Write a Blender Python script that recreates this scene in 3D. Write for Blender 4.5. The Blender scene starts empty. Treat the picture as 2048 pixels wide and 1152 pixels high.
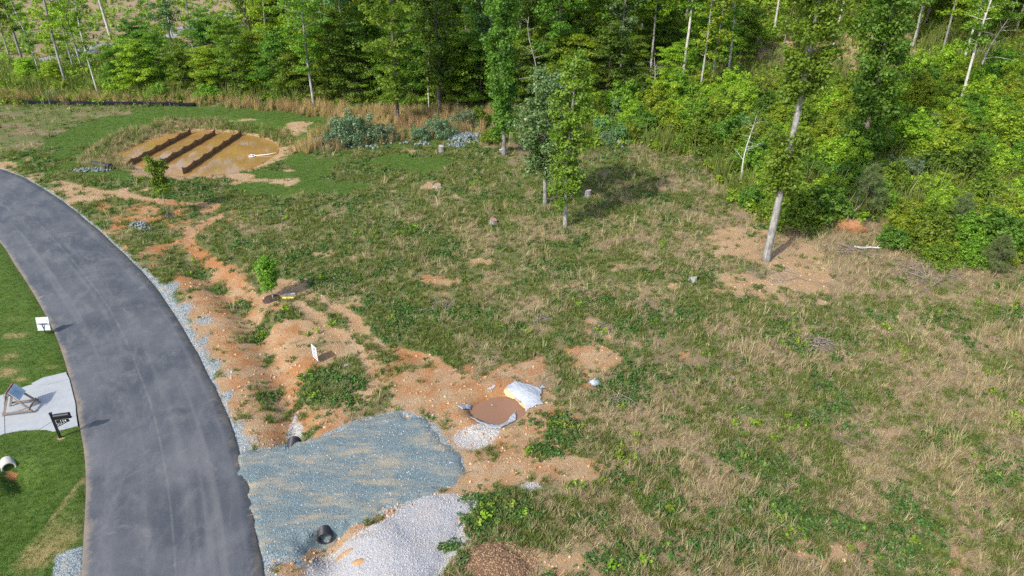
import bpy, math, random
import numpy as np
from mathutils import Vector, Matrix

# ------------------------------------------------------------------ camera, sky, sun, exposure
R = math.radians
sc = bpy.context.scene
CAM_H, PITCH, FPX = 20.0, R(29.0), 1365.0
cam = bpy.data.cameras.new('camera'); cam.sensor_width = 36.0; cam.lens = 36.0 * FPX / 2048.0
cam.clip_start = 0.5; cam.clip_end = 3000
camo = bpy.data.objects.new('camera', cam); sc.collection.objects.link(camo)
camo.location = (0, 0, CAM_H); camo.rotation_euler = (R(90) - PITCH, 0, 0)
sc.camera = camo
SUN_EL, SUN_DIR = R(42), (-0.67, -0.74)             # where the sun stands (towards it)
w = bpy.data.worlds.new('World'); sc.world = w; w.use_nodes = True
nt = w.node_tree; nt.nodes.clear()
sky = nt.nodes.new('ShaderNodeTexSky'); sky.sky_type = 'NISHITA'; sky.sun_disc = False
sky.sun_elevation = SUN_EL; sky.sun_rotation = math.atan2(SUN_DIR[0], SUN_DIR[1])
sky.air_density = 1.0; sky.dust_density = 2.0
bg = nt.nodes.new('ShaderNodeBackground'); bg.inputs['Strength'].default_value = 0.15
wo = nt.nodes.new('ShaderNodeOutputWorld')
nt.links.new(sky.outputs[0], bg.inputs[0]); nt.links.new(bg.outputs[0], wo.inputs[0])
sl = bpy.data.lights.new('sun', 'SUN'); sl.energy = 2.8; sl.angle = R(0.9); sl.color = (1.0, 0.94, 0.84)
so = bpy.data.objects.new('sun', sl); sc.collection.objects.link(so)
sd = Vector((SUN_DIR[0] * math.cos(SUN_EL), SUN_DIR[1] * math.cos(SUN_EL), math.sin(SUN_EL)))
so.rotation_euler = sd.to_track_quat('Z', 'Y').to_euler(); so.location = (-60, -60, 80)
sc.view_settings.view_transform = 'Standard'; sc.view_settings.look = 'None'
sc.view_settings.exposure = 1.02; sc.view_settings.gamma = 1.0
sc.cycles.use_denoising = False
sc.cycles.max_bounces = 6; sc.cycles.transparent_max_bounces = 6
sc.cycles.diffuse_bounces = 3; sc.cycles.glossy_bounces = 2; sc.cycles.transmission_bounces = 3

rs = np.random.RandomState(7); random.seed(7)
SP, CP = math.sin(PITCH), math.cos(PITCH)

# ------------------------------------------------------------------ ground geometry helpers (numpy)
def P(u, v, z=0.0):
    """photo pixel -> point on the level z"""
    dx, dy = (u - 1024) / FPX, (v - 576) / FPX
    t = (CAM_H - z) / (SP + dy * CP)
    return (dx * t, (CP - dy * SP) * t)
def PW(pts, z=0.0): return np.array([P(u, v, z) for u, v in pts])
def proj(x, y, z):
    d = y * CP - (z - CAM_H) * SP
    return 1024 + FPX * x / d, 576 + FPX * (-(z - CAM_H) * CP - y * SP) / d, d

def _h(ix, iy, seed):
    n = (ix.astype(np.int64) * 374761393 + iy.astype(np.int64) * 668265263 + seed * 1442695041) & 0xffffffff
    n = ((n ^ (n >> 13)) * 1274126177) & 0xffffffff
    return ((n ^ (n >> 16)) & 0xffff) / 65535.0
def vnoise(x, y, seed):
    ix, iy = np.floor(x), np.floor(y); fx, fy = x - ix, y - iy
    fx, fy = fx * fx * (3 - 2 * fx), fy * fy * (3 - 2 * fy)
    a, b = _h(ix, iy, seed), _h(ix + 1, iy, seed); c, d = _h(ix, iy + 1, seed), _h(ix + 1, iy + 1, seed)
    return (a * (1 - fx) + b * fx) * (1 - fy) + (c * (1 - fx) + d * fx) * fy
def fbm(x, y, size, octv=3, seed=0):
    s, a, t = 0, 1.0, 0; x, y = np.asarray(x, float) / size, np.asarray(y, float) / size
    for k in range(octv):
        s = s + a * vnoise(x, y, seed + 17 * k); t += a; a *= 0.55; x, y = x * 2.03 + 5.1, y * 2.03 + 1.7
    return s / t
def sstep(a, b, x):
    t = np.clip((x - a) / (b - a), 0, 1); return t * t * (3 - 2 * t)
def segdist(px, py, poly, closed):
    d = np.full(px.shape, 1e9); n = len(poly)
    for i in range(n if closed else n - 1):
        ax, ay = poly[i]; bx, by = poly[(i + 1) % n]; ex, ey = bx - ax, by - ay
        t = np.clip(((px - ax) * ex + (py - ay) * ey) / (ex * ex + ey * ey + 1e-9), 0, 1)
        d = np.minimum(d, (px - ax - t * ex) ** 2 + (py - ay - t * ey) ** 2)
    return np.sqrt(d)
def sdf(poly, x, y):
    """distance to the outline, positive inside"""
    x, y = np.asarray(x, float), np.asarray(y, float)
    c = np.zeros(x.shape, bool); n = len(poly)
    for i in range(n):
        ax, ay = poly[i]; bx, by = poly[(i + 1) % n]
        if ay != by:
            c ^= ((ay > y) != (by > y)) & (x < (bx - ax) * (y - ay) / (by - ay) + ax)
    d = segdist(x, y, poly, True)
    return np.where(c, d, -d)
def smooth_line(pts, n, closed=False):
    p = np.array(pts, float)
    if closed: q = np.vstack([p[-1:], p, p[:2]])
    else: q = np.vstack([2 * p[0] - p[1], p, 2 * p[-1] - p[-2]])
    out = []
    for i in range(1, len(q) - 2):
        for t in np.linspace(0, 1, 12, endpoint=False):
            a, b, c, d = q[i - 1], q[i], q[i + 1], q[i + 2]
            out.append(0.5 * (2 * b + (c - a) * t + (2 * a - 5 * b + 4 * c - d) * t * t + (3 * b - a - 3 * c + d) * t ** 3))
    if not closed: out.append(q[-2])
    out = np.array(out)
    if closed: out = np.vstack([out, out[:1]])
    s = np.concatenate([[0], np.cumsum(np.linalg.norm(np.diff(out, axis=0), axis=1))])
    k = np.linspace(0, s[-1], n + 1 if closed else n)
    r = np.stack([np.interp(k, s, out[:, j]) for j in range(out.shape[1])], 1)
    return r[:-1] if closed else r

# ------------------------------------------------------------------ outlines of the place (photo pixels -> metres)
road_r = PW([(-420, 262), (-260, 278), (-120, 304), (0, 338), (60, 362), (120, 400), (180, 447), (240, 502), (300, 563), (340, 618), (375, 676), (405, 730),
             (430, 780), (452, 830), (470, 880), (485, 930), (498, 990), (510, 1060), (525, 1152), (540, 1330)])
road_l = PW([(-420, 303), (-300, 325), (-160, 370), (-60, 428), (0, 485), (30, 530), (60, 576), (90, 628), (110, 668), (124, 705), (136, 745), (150, 800),
             (161, 860), (169, 910), (172, 960), (171, 1010), (168, 1060), (163, 1152), (150, 1330)])
def extend(a, y):
    d = a[-1] - a[-2]; k = (y - a[-1][1]) / d[1]
    return np.vstack([a] + [a[-1] + d * k * f for f in np.linspace(0, 1, 13)[1:]])
road_r, road_l = extend(road_r, -25.0), extend(road_l, -25.0)
RR, RL = smooth_line(road_r, 150), smooth_line(road_l, 150)
ROAD = np.vstack([RR[::2], RL[::-2]])
ditch = smooth_line(PW([(300, 462), (400, 535), (470, 600), (515, 665), (550, 740), (575, 810), (590, 870), (612, 960), (640, 1060), (662, 1152), (690, 1290)]), 40)
WZ = -0.62
pond = smooth_line(PW([(245, 312), (262, 300), (300, 283), (350, 268), (400, 263), (440, 266), (490, 272), (530, 282), (550, 294), (548, 308), (530, 320), (500, 335),
           (460, 345), (420, 349), (380, 351), (340, 347), (308, 336), (272, 326)], WZ), 60, True)
MZ = -0.30
pit = smooth_line(PW([(943, 824), (972, 802), (1006, 795), (1030, 803), (1048, 822), (1036, 836), (1000, 849), (962, 841)], MZ), 30, True)
drive = PW([(470, 912), (500, 902), (575, 886), (640, 870), (700, 846), (760, 830), (800, 822), (842, 834), (872, 850), (892, 882), (922, 912), (926, 934),
            (900, 962), (860, 988), (800, 1010), (740, 1034), (690, 1050), (660, 1062), (620, 1078), (590, 1100), (545, 1112), (520, 1118), (500, 1050), (488, 990), (476, 940)])
white_pile = PW([(612, 1120), (640, 1088), (700, 1070), (760, 1045), (800, 1015), (850, 992), (900, 986), (962, 1000), (935, 1030), (925, 1060), (938, 1082),
                 (900, 1112), (880, 1152), (870, 1230), (640, 1230), (612, 1160)])
mulch = PW([(930, 1112), (955, 1088), (1005, 1080), (1055, 1096), (1076, 1126), (1064, 1152), (1050, 1185), (955, 1175), (926, 1135)])
lawn_l = np.vstack([RL[:, :], [(-90, -25), (-90, 60)]])
pond_lawn = PW([(-300, 340), (-300, 318), (0, 308), (60, 300), (110, 265), (200, 232), (300, 219), (420, 216), (560, 222), (640, 232), (656, 246), (640, 268), (620, 290), (650, 302),
                (720, 302), (850, 290), (900, 300), (890, 340), (800, 366), (650, 383), (520, 388), (380, 372), (250, 356), (150, 348), (60, 340), (0, 326)])
grey_field = PW([(-400, 206), (0, 213), (240, 216), (252, 224), (200, 232), (110, 265), (60, 300), (0, 308), (-400, 330)])
dirt_main = PW([(-200, 300), (0, 322), (100, 350), (200, 382), (300, 395), (440, 405), (462, 425), (400, 470), (400, 500), (470, 560), (540, 572), (600, 566), (680, 612), (760, 676), (850, 712),
                (960, 738), (1180, 690), (1192, 720), (1130, 800), (1190, 880), (1120, 985), (970, 1000), (900, 1160), (560, 1200), (530, 1152), (480, 905), (430, 780), (375, 680), (300, 560), (180, 445), (60, 362), (-200, 310)])
tree_patch = PW([(1395, 520), (1430, 472), (1500, 452), (1590, 468), (1660, 520), (1720, 578), (1640, 582), (1570, 604), (1480, 596), (1440, 560)])
thicket = PW([(1180, 292), (1290, 290), (1350, 306), (1400, 312), (1455, 372), (1530, 440), (1650, 446), (1740, 480), (1800, 515), (1890, 540), (2060, 540), (2300, 560), (2400, 100), (2048, 60),
              (1500, 130), (1320, 190), (1180, 225)])
broom = [PW(p) for p in (
    [(430, 203), (560, 206), (650, 208), (720, 222), (985, 222), (990, 262), (860, 276), (760, 290), (640, 304), (560, 312), (600, 285), (650, 262), (668, 240), (560, 222), (450, 218)],
    [(-200, 182), (0, 186), (120, 190), (400, 198), (430, 212), (0, 206), (-200, 204)],
    [(1940, 660), (2060, 640), (2120, 760), (1990, 790)], [(1860, 840), (1920, 850), (1930, 920), (1880, 910)],
    [(1500, 140), (1620, 80), (1740, 100), (1700, 160), (1560, 190)])]
reed = PW([(150, 345), (185, 295), (240, 266), (330, 243), (430, 238), (570, 262), (585, 282), (540, 282), (440, 262), (350, 262), (290, 280), (245, 306), (255, 335), (200, 345)])
shoulder_l = PW([(112, 1112), (164, 1092), (164, 1180), (105, 1180)])

# ------------------------------------------------------------------ terrain height
def zt(x, y):
    x, y = np.asarray(x, float), np.asarray(y, float)
    s = np.maximum(0, 0.45 * x + 0.9 * y - 62)
    hill = 9.0 * sstep(0, 75, s) * sstep(-6, 26, x) + 3.0 * sstep(90, 260, y) * sstep(-20, 40, x)
    z = (fbm(x, y, 9.0, 2, 3) - 0.5) * 0.30 + (fbm(x, y, 1.6, 2, 5) - 0.5) * 0.09
    rd = sdf(ROAD, x, y)
    z = z * (1 - sstep(-5.0, -0.4, rd))
    z = np.where(sdf(lawn_l, x, y) > 0, z * 0.35 + 0.03, z)
    z = z - 0.10 * sstep(-0.30, 0.15, rd)
    dd = segdist(x, y, ditch, False)
    z = z - 0.48 * np.exp(-(dd / 0.85) ** 2) * (1 - sstep(-0.8, 0.1, rd)) * sstep(46, 36, y)
    for p in paths[1:4]: z = z - .09 * np.exp(-(segdist(x, y, p, False) / .3) ** 2)
    pd = sdf(pond, x, y)
    bank = 1 - sstep(0.0, 3.4, -pd)
    z = z * (1 - bank) + WZ * bank - 0.7 * sstep(0, 3, pd)
    z = z + 0.06 * np.exp(-((-pd - 4.6) / 1.6) ** 2) * (pd < 0)
    qd = sdf(pit, x, y)
    z = z + 0.16 * np.exp(-((-qd - 0.75) / 0.45) ** 2) * (qd < 0) - 0.62 * sstep(-0.32, 0.25, qd)
    lp = segdist(x, y, np.array([(-20.46, 20.76), (-19.6, 20.0)]), False)          # swale in front of the concrete pipe
    z = z - 0.62 * np.exp(-(lp / 0.42) ** 2) + .16 * np.exp(-(np.hypot(x + 21.35, y - 21.65) / .6) ** 2)
    for cu, cv, ca in ((658, 1094, .34), (586, 866, .2)):
        cx, cy = P(cu, cv); z = z - ca * np.exp(-(np.hypot(x - cx, y - cy) / .6) ** 2)
    return z + hill
def zt1(x, y): return float(zt(np.array([x]), np.array([y]))[0])
_T = np.concatenate([np.arange(18, 80, 0.15), np.arange(80, 420, 0.5)])
def gp(u, v):
    """where the line of sight of a photo pixel meets the terrain"""
    dx, dy = (u - 1024) / FPX, (v - 576) / FPX
    x, y, z = dx * _T, (CP - dy * SP) * _T, CAM_H - (SP + dy * CP) * _T
    k = np.nonzero(z <= zt(x, y))[0]
    k = k[0] if len(k) else len(_T) - 1
    return float(x[k]), float(y[k]), zt1(x[k], y[k])

# ------------------------------------------------------------------ what covers the ground
ELL = [  # u, v, ru, rv, weight: + bare soil, - green growth
    (290, 402, 60, 10, -.5), (230, 402, 50, 10, -.6), (180, 385, 40, 8, -.4), (310, 470, 50, 14, -.9), (370, 500, 45, 18, -.9), (405, 530, 40, 20, -.9), (440, 562, 35, 18, -.9), (480, 600, 30, 20, -.8),
    (515, 650, 26, 30, -.8), (535, 710, 20, 22, -.6), (600, 632, 55, 16, -.8), (690, 640, 45, 22, -.7), (650, 775, 50, 30, -1.1), (715, 790, 55, 34, -1.1), (650, 690, 40, 12, -.6), (610, 605, 50, 12, -.6),
    (430, 440, 20, 20, -.5), (770, 650, 40, 20, -.4), (860, 690, 30, 12, -.4), (620, 850, 26, 10, -.5), (1110, 850, 40, 22, -.8), (1080, 760, 20, 8, -.4), (960, 770, 20, 6, -.4), (410, 470, 24, 26, .3),
    (1000, 1015, 70, 20, -.5), (700, 730, 30, 12, -.7), (560, 690, 14, 10, .5), (530, 690, 16, 25, .4), (590, 760, 20, 30, .4), (650, 730, 14, 10, .7),
    (640, 508, 40, 8, .6), (720, 515, 30, 6, .5), (890, 562, 70, 14, .65), (985, 572, 60, 12, .6), (860, 372, 40, 12, .55), (790, 382, 30, 8, .45), (765, 345, 18, 8, .8), (825, 300, 24, 6, .8), (540, 366, 60, 9, 1.1), (470, 357, 60, 7, .8), (370, 356, 60, 6, 1.0), (430, 352, 60, 7, 1.0), (320, 346, 40, 6, 1.0), (300, 350, 40, 6, .8), (590, 342, 30, 5, .7),
    (440, 372, 40, 6, .5), (700, 262, 10, 4, .4), (600, 255, 50, 14, .6), (570, 290, 30, 20, .7), (1330, 582, 90, 20, .58), (1680, 776, 30, 16, .6), (1630, 1100, 110, 35, .75), (1500, 1075, 60, 30, .65), (1440, 955, 22, 14, .7),
    (1180, 715, 80, 25, .5), (1350, 1040, 40, 24, .7), (1130, 482, 80, 16, .5), (1050, 490, 24, 8, .6), (1890, 590, 30, 14, .6), (1240, 700, 40, 14, .25), (900, 590, 60, 10, .3), (1210, 1070, 60, 30, .7), (1140, 1120, 50, 30, .8),
    (980, 520, 40, 12, .4), (1060, 1110, 40, 40, .5), (1250, 880, 60, 24, .4), (1180, 940, 60, 30, .65), (330, 246, 70, 4, .8), (500, 241, 80, 4, .8), (600, 248, 40, 6, .8), (185, 316, 24, 5, .5), (600, 262, 40, 8, .5), (1075, 300, 60, 25, .25),
    (1700, 690, 50, 14, -.4), (1580, 640, 40, 12, -.4), (1480, 540, 60, 16, -.3), (1600, 1020, 60, 26, -.5), (1570, 900, 60, 22, -.4), (1350, 480, 100, 20, -.3), (800, 560, 90, 24, -.3), (750, 450, 120, 30, -.3)]
ELLW = []
for u, v, ru, rv, wt in ELL:
    x, y = P(u, v); x1, _ = P(u + ru, v); _, y1 = P(u, v - rv); ELLW.append((x, y, x1 - x, y1 - y, wt))
LAWNDRY = [(30, 672, 34, 8, .7), (18, 715, 26, 12, .6), (12, 745, 30, 12, .7), (40, 760, 20, 6, .6), (130, 1060, 60, 90, .55), (165, 960, 10, 80, .6), (105, 735, 30, 6, .5), (60, 900, 30, 8, .2), (60, 1120, 60, 40, .4), (25, 640, 30, 8, .4)]
LDW = []
for u, v, ru, rv, wt in LAWNDRY:
    x, y = P(u, v); x1, _ = P(u + ru, v); _, y1 = P(u, v - rv); LDW.append((x, y, x1 - x, y1 - y, wt))
gravel_px = [(330, 585, 22, 26, .9), (360, 625, 22, 26, .9), (410, 640, 22, 12, .8), (400, 690, 14, 30, .7), (425, 740, 14, 30, .8), (450, 800, 12, 30, .8), (460, 745, 20, 20, .5), (475, 860, 16, 30, .7), (500, 880, 30, 14, .6),
             (540, 1070, 40, 60, .7), (580, 1120, 40, 30, .6), (500, 1000, 20, 60, .8), (555, 1140, 50, 26, .8), (255, 515, 12, 16, .5), (285, 545, 12, 16, .6), (490, 1100, 30, 60, .8), (560, 1096, 24, 12, -1.6), (570, 1136, 26, 13, -1.6)]
white_px = [(945, 876, 45, 24, 1.0), (975, 862, 30, 14, .8), (586, 850, 16, 22, 1.0), (584, 822, 6, 16, .7), (1062, 970, 26, 12, .8), (620, 785, 22, 30, .4), (1010, 985, 50, 8, .4), (415, 645, 20, 8, .5), (660, 1110, 40, 30, .5), (530, 365, 50, 7, .35),
            (1120, 705, 50, 8, .3)]
GRW = [tuple(np.array(P(u, v))) + (P(u + ru, v)[0] - P(u, v)[0], P(u, v - rv)[1] - P(u, v)[1], wt) for u, v, ru, rv, wt in gravel_px]
WHW = [tuple(np.array(P(u, v))) + (P(u + ru, v)[0] - P(u, v)[0], P(u, v - rv)[1] - P(u, v)[1], wt) for u, v, ru, rv, wt in white_px]
def gsum(lst, x, y, p=1.5):
    s = np.zeros(x.shape)
    for ex, ey, rx, ry, wt in lst: s = s + wt * np.exp(-(((x - ex) / rx) ** 2 + ((y - ey) / ry) ** 2) ** p)
    return s
paths = [smooth_line(PW(p), 30) for p in ([(110, 365), (300, 402), (430, 412)], [(440, 430), (380, 470), (400, 505), (470, 560), (530, 610)], [(560, 562), (680, 622), (760, 690), (860, 722)],
                                          [(600, 610), (700, 690), (760, 770)], [(540, 600), (480, 660)], [(590, 850), (680, 815), (760, 770)])]
def fields(x, y):
    x, y = np.asarray(x, float), np.asarray(y, float)
    F = {}
    n1, n2, n3 = fbm(x, y, 2.3, 3, 11), fbm(x, y, .75, 3, 23), fbm(x, y, 14.0, 3, 31)
    dm = sdf(dirt_main, x, y)
    wob = (n1 - .5) * 2.2 + (n2 - .5) * 0.9
    bare = -0.58 + (n1 - .5) * 1.9 + (n2 - .5) * 0.9
    bare = bare + (0.88 + .12 * sstep(36, 28, y)) * sstep(-1.2, 1.2, dm + wob * 1.3)
    bare = bare + gsum(ELLW, x, y)
    for p in paths: bare = np.maximum(bare, 0.66 - (segdist(x, y, p, False) / 0.62) ** 2 + (n2 - .5) * 1.3 + (n1 - .5) * .8)
    tp = sdf(tree_patch, x, y); bare = bare + 0.95 * sstep(-1.0, 0.8, tp + wob * .7)
    pl = sstep(-3.5, 2.0, sdf(pond_lawn, x, y) + wob * 1.6)
    bare = bare - 0.22 * pl
    pd = -sdf(pond, x, y)                                             # metres from the water's edge
    bare = np.maximum(bare, 1.0 - (np.abs(pd - 0.0) / 0.95) ** 2 + (n2 - .5) * 1.2)
    near_bank = sstep(67, 61, y) * (1 - sstep(1.8, 4.0, pd + wob)) * (pd > 0)
    bare = bare + near_bank * 1.0
    ll = sstep(-0.04, 0.10, sdf(lawn_l, x, y))
    ll_edge = sdf(lawn_l, x, y)
    rd = -sdf(ROAD, x, y)
    bare = np.where(ll > .5, -1.2 + gsum(LDW, x, y) * 0.25 + 1.35 * np.exp(-(rd / 0.22) ** 2) * sstep(.45, .62, fbm(x, y, 2.4, 2, 77)), bare)
    # dirt at the foot of the letterbox post
    mx, my = P(122, 878); bare = np.where(np.hypot(x - mx, y - my) < .45, np.maximum(bare, .8 - (np.hypot(x - mx, (y - my) * 1.3) / .25) ** 2), bare)
    bare = np.where(np.hypot(x + 20.58, y - 20.88) < .24, .3, bare)
    gf = sstep(-1, 1, sdf(grey_field, x, y) + wob)
    qd = -sdf(pit, x, y); bare = np.maximum(bare, 1.1 - (qd / 1.2) ** 2 * .5)
    lawn = np.clip(np.maximum(ll, pl * (1 - sstep(0.3, 0.9, bare + .3)) * np.where(y < 64, .25 + .9 * sstep(.38, .62, fbm(x, y, 3.5, 3, 203)), 1)), 0, 1) * (1 - gf)
    grav = gsum(GRW, x, y)
    grav = np.maximum(grav, (1.05 - np.clip(rd, 0, 5) / (.42 + .75 * sstep(17, 20, y) * sstep(42, 34, y) * sstep(.35, .6, fbm(x, y, 2.4, 2, 313)))) * (ll_edge < -3.0) * 0.85 * (rd > -1))
    grav = np.maximum(grav, sstep(-.2, .2, sdf(shoulder_l, x, y)) * 1.1)
    ds = sdf(drive, x, y); grav = np.maximum(grav, (.66 + ds / .30) * (ds < .3))
    white = gsum(WHW, x, y)
    ws = sdf(white_pile, x, y); white = np.maximum(white, (.60 + ws / .25) * (ws < .3))
    dry = 0.16 + 1.5 * (fbm(x, y, 1.5, 4, 41) - .40) + .5 * (fbm(x, y, 7.0, 2, 43) - .5) + 0.22 * sstep(-12, 22, x - 0.25 * (y - 40)) - 0.22 * sstep(44, 60, y) * (x < 12) - .25 * pl
    dry = dry + 0.35 * np.exp(-((x - 19) ** 2 + (y - 41) ** 2) / 40.0)
    dry = np.where(ll > .5, 0.02 + gsum(LDW, x, y) * .9 + .55 * (fbm(x, y, 1.6, 3, 55) - .48), dry)
    br = np.zeros(x.shape)
    for b in broom: br = np.maximum(br, sstep(-1.0, 0.6, sdf(b, x, y) + wob * .6))
    rdz = sstep(-.6, .4, sdf(reed, x, y) + wob * .4)
    th = sstep(-1.5, 0.3, sdf(thicket, x, y) + wob * .8)
    forest = sstep(78, 84, y + 0.0 * x + wob) * sstep(8, -2, x) + sstep(90, 110, y + .4 * x)
    litter = np.clip(0.9 * th + forest * .8 + gsum([(P(1075, 300)[0], P(1075, 300)[1], 5, 5, .7), (P(1535, 530)[0], P(1535, 530)[1], 3, 3, .5), (P(1850, 545)[0], P(1850, 545)[1], 6, 2.0, .9), (P(1700, 500)[0], P(1700, 500)[1], 3, 1.6, .7)], x, y) , 0, 1)
    litter = np.clip(litter + 0.75 * sstep(.50, .70, fbm(x, y, 1.3, 3, 61)) * (.45 + .55 * sstep(-8, 10, x)) * (ll < .5) * (1 - pl), 0, 1)
    litter = np.where(gf > .4, np.clip(.35 + (n1 - .4) * 1.2, 0, .8), litter)
    bare = np.where(gf > .4, -.3 + (n2 - .5) * .8, bare)
    far = sstep(95, 112, y) * sstep(-18, -34, x)                      # pasture seen through the trees
    litter = litter * (1 - far); dry = np.where(far > .5, .75 + (n3 - .5) * 1.0, dry); bare = np.where(far > .5, -.55 + (n3 - .5) * 1.2, bare)
    hb = gsum([(q[0], q[1], 8, 6, 1.0) for q in gpc], x, y) if gpc else 0
    bare = bare + hb * .42; litter = np.clip(litter - 1.3 * hb, 0, 1); dry = dry + .45 * hb
    tone = np.clip(0.34 + (n3 - .5) * 1.2 + (n2 - .5) * .5 - 0.35 * tp_soft(tp) - .35 * (y > 50) + .3 * sstep(4, 1, np.abs(rd - 3.0)) * (y < 50), 0, 1)
    F.update(bare=bare, lawn=lawn, grav=grav, white=white, dry=dry, litter=litter, tone=tone, broom=br, reed=rdz, thicket=th, forest=np.clip(forest, 0, 1), lawnl=ll, pd=pd, rd=rd, pl=pl, gf=gf, qd=qd, far=far, ll_edge=ll_edge, hb=hb + np.zeros(x.shape))
    return F
def tp_soft(tp): return sstep(-2, 1, tp)
gpc = None
gpc = [gp(u, v)[:2] for u, v in ((1560, 92), (1640, 100), (1700, 96))]

# ------------------------------------------------------------------ mesh helpers
COL = sc.collection
def link(o, parent=None):
    COL.objects.link(o)
    if parent: o.parent = parent
    return o
class MB:
    def __init__(s): s.v, s.f, s.uv = [], [], None
    def box(s, c, size, rot=None):
        n = len(s.v); m = rot or Matrix.Identity(3)
        for dx in (-.5, .5):
            for dy in (-.5, .5):
                for dz in (-.5, .5):
                    s.v.append(tuple(Vector(c) + m @ Vector((dx * size[0], dy * size[1], dz * size[2]))))
        s.f += [[n + i for i in q] for q in ((0, 1, 3, 2), (4, 6, 7, 5), (0, 4, 5, 1), (2, 3, 7, 6), (0, 2, 6, 4), (1, 5, 7, 3))]
        return s
    def bar(s, a, b, wd, ht, up=(0, 0, 1)):
        a, b = Vector(a), Vector(b); x = (b - a); L = x.length; x.normalize()
        y = Vector(up).cross(x); y = y.normalized() if y.length > 1e-4 else Vector((0, 1, 0)); z = x.cross(y)
        return s.box((a + b) / 2, (L, wd, ht), Matrix((x, y, z)).transposed())
    def tube(s, pts, rad, sides=8, caps=True):
        pts = [Vector(p) for p in pts]; n0 = len(s.v)
        for i, p in enumerate(pts):
            d = (pts[min(i + 1, len(pts) - 1)] - pts[max(i - 1, 0)]).normalized()
            a = d.orthogonal().normalized() if i == 0 else (a - d * a.dot(d)).normalized()
            b = d.cross(a); r = rad[i] if hasattr(rad, '__len__') else rad
            for k in range(sides):
                t = 2 * math.pi * k / sides; s.v.append(tuple(p + (a * math.cos(t) + b * math.sin(t)) * r))
        for i in range(len(pts) - 1):
            for k in range(sides):
                k2 = (k + 1) % sides; q = n0 + i * sides
                s.f.append([q + k, q + k2, q + sides + k2, q + sides + k])
        if caps:
            s.f.append([n0 + k for k in range(sides)][::-1]); s.f.append([n0 + (len(pts) - 1) * sides + k for k in range(sides)])
        return s
    def poly(s, pts, z0, z1):
        n = len(s.v); k = len(pts)
        s.v += [(p[0], p[1], z1) for p in pts] + [(p[0], p[1], z0) for p in pts]
        s.f.append([n + i for i in range(k)])
        s.f += [[n + i, n + k + i, n + k + (i + 1) % k, n + (i + 1) % k] for i in range(k)]
        return s
    def mesh(s, name, m, smooth=False):
        me = bpy.data.meshes.new(name); me.from_pydata(s.v, [], s.f); me.update()
        if m: me.materials.append(m)
        if smooth: me.polygons.foreach_set('use_smooth', [True] * len(me.polygons))
        return me
    def build(s, name, m, parent=None, smooth=False):
        return link(bpy.data.objects.new(name, s.mesh(name, m, smooth)), parent)
def np_mesh(name, V, Fq, m=None, smooth=False, attrs=None):
    me = bpy.data.meshes.new(name); V = np.asarray(V, np.float32); Fq = np.asarray(Fq, np.int32)
    me.vertices.add(len(V)); me.vertices.foreach_set('co', V.ravel())
    k = Fq.shape[1]; me.loops.add(Fq.size); me.loops.foreach_set('vertex_index', Fq.ravel())
    me.polygons.add(len(Fq)); me.polygons.foreach_set('loop_start', np.arange(0, Fq.size, k, dtype=np.int32))
    if smooth: me.polygons.foreach_set('use_smooth', np.ones(len(Fq), bool))
    if m: me.materials.append(m)
    for nm, (typ, arr) in (attrs or {}).items():
        a = me.attributes.new(nm, typ, 'POINT')
        a.data.foreach_set({'FLOAT': 'value', 'FLOAT_COLOR': 'color', 'FLOAT_VECTOR': 'vector', 'INT': 'value'}[typ], np.asarray(arr).ravel())
    me.update(calc_edges=True); me.validate()
    return me
def tag(o, label=None, cat=None, group=None, kind=None):
    if label: o['label'] = label
    if cat: o['category'] = cat
    if group: o['group'] = group
    if kind: o['kind'] = kind
    return o
def thing(name, label, cat, loc=(0, 0, 0), rz=0, group=None):
    o = bpy.data.objects.new(name, None); o.empty_display_size = .2; link(o); o.location = loc; o.rotation_euler = (0, 0, rz)
    return tag(o, label, cat, group)

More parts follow.
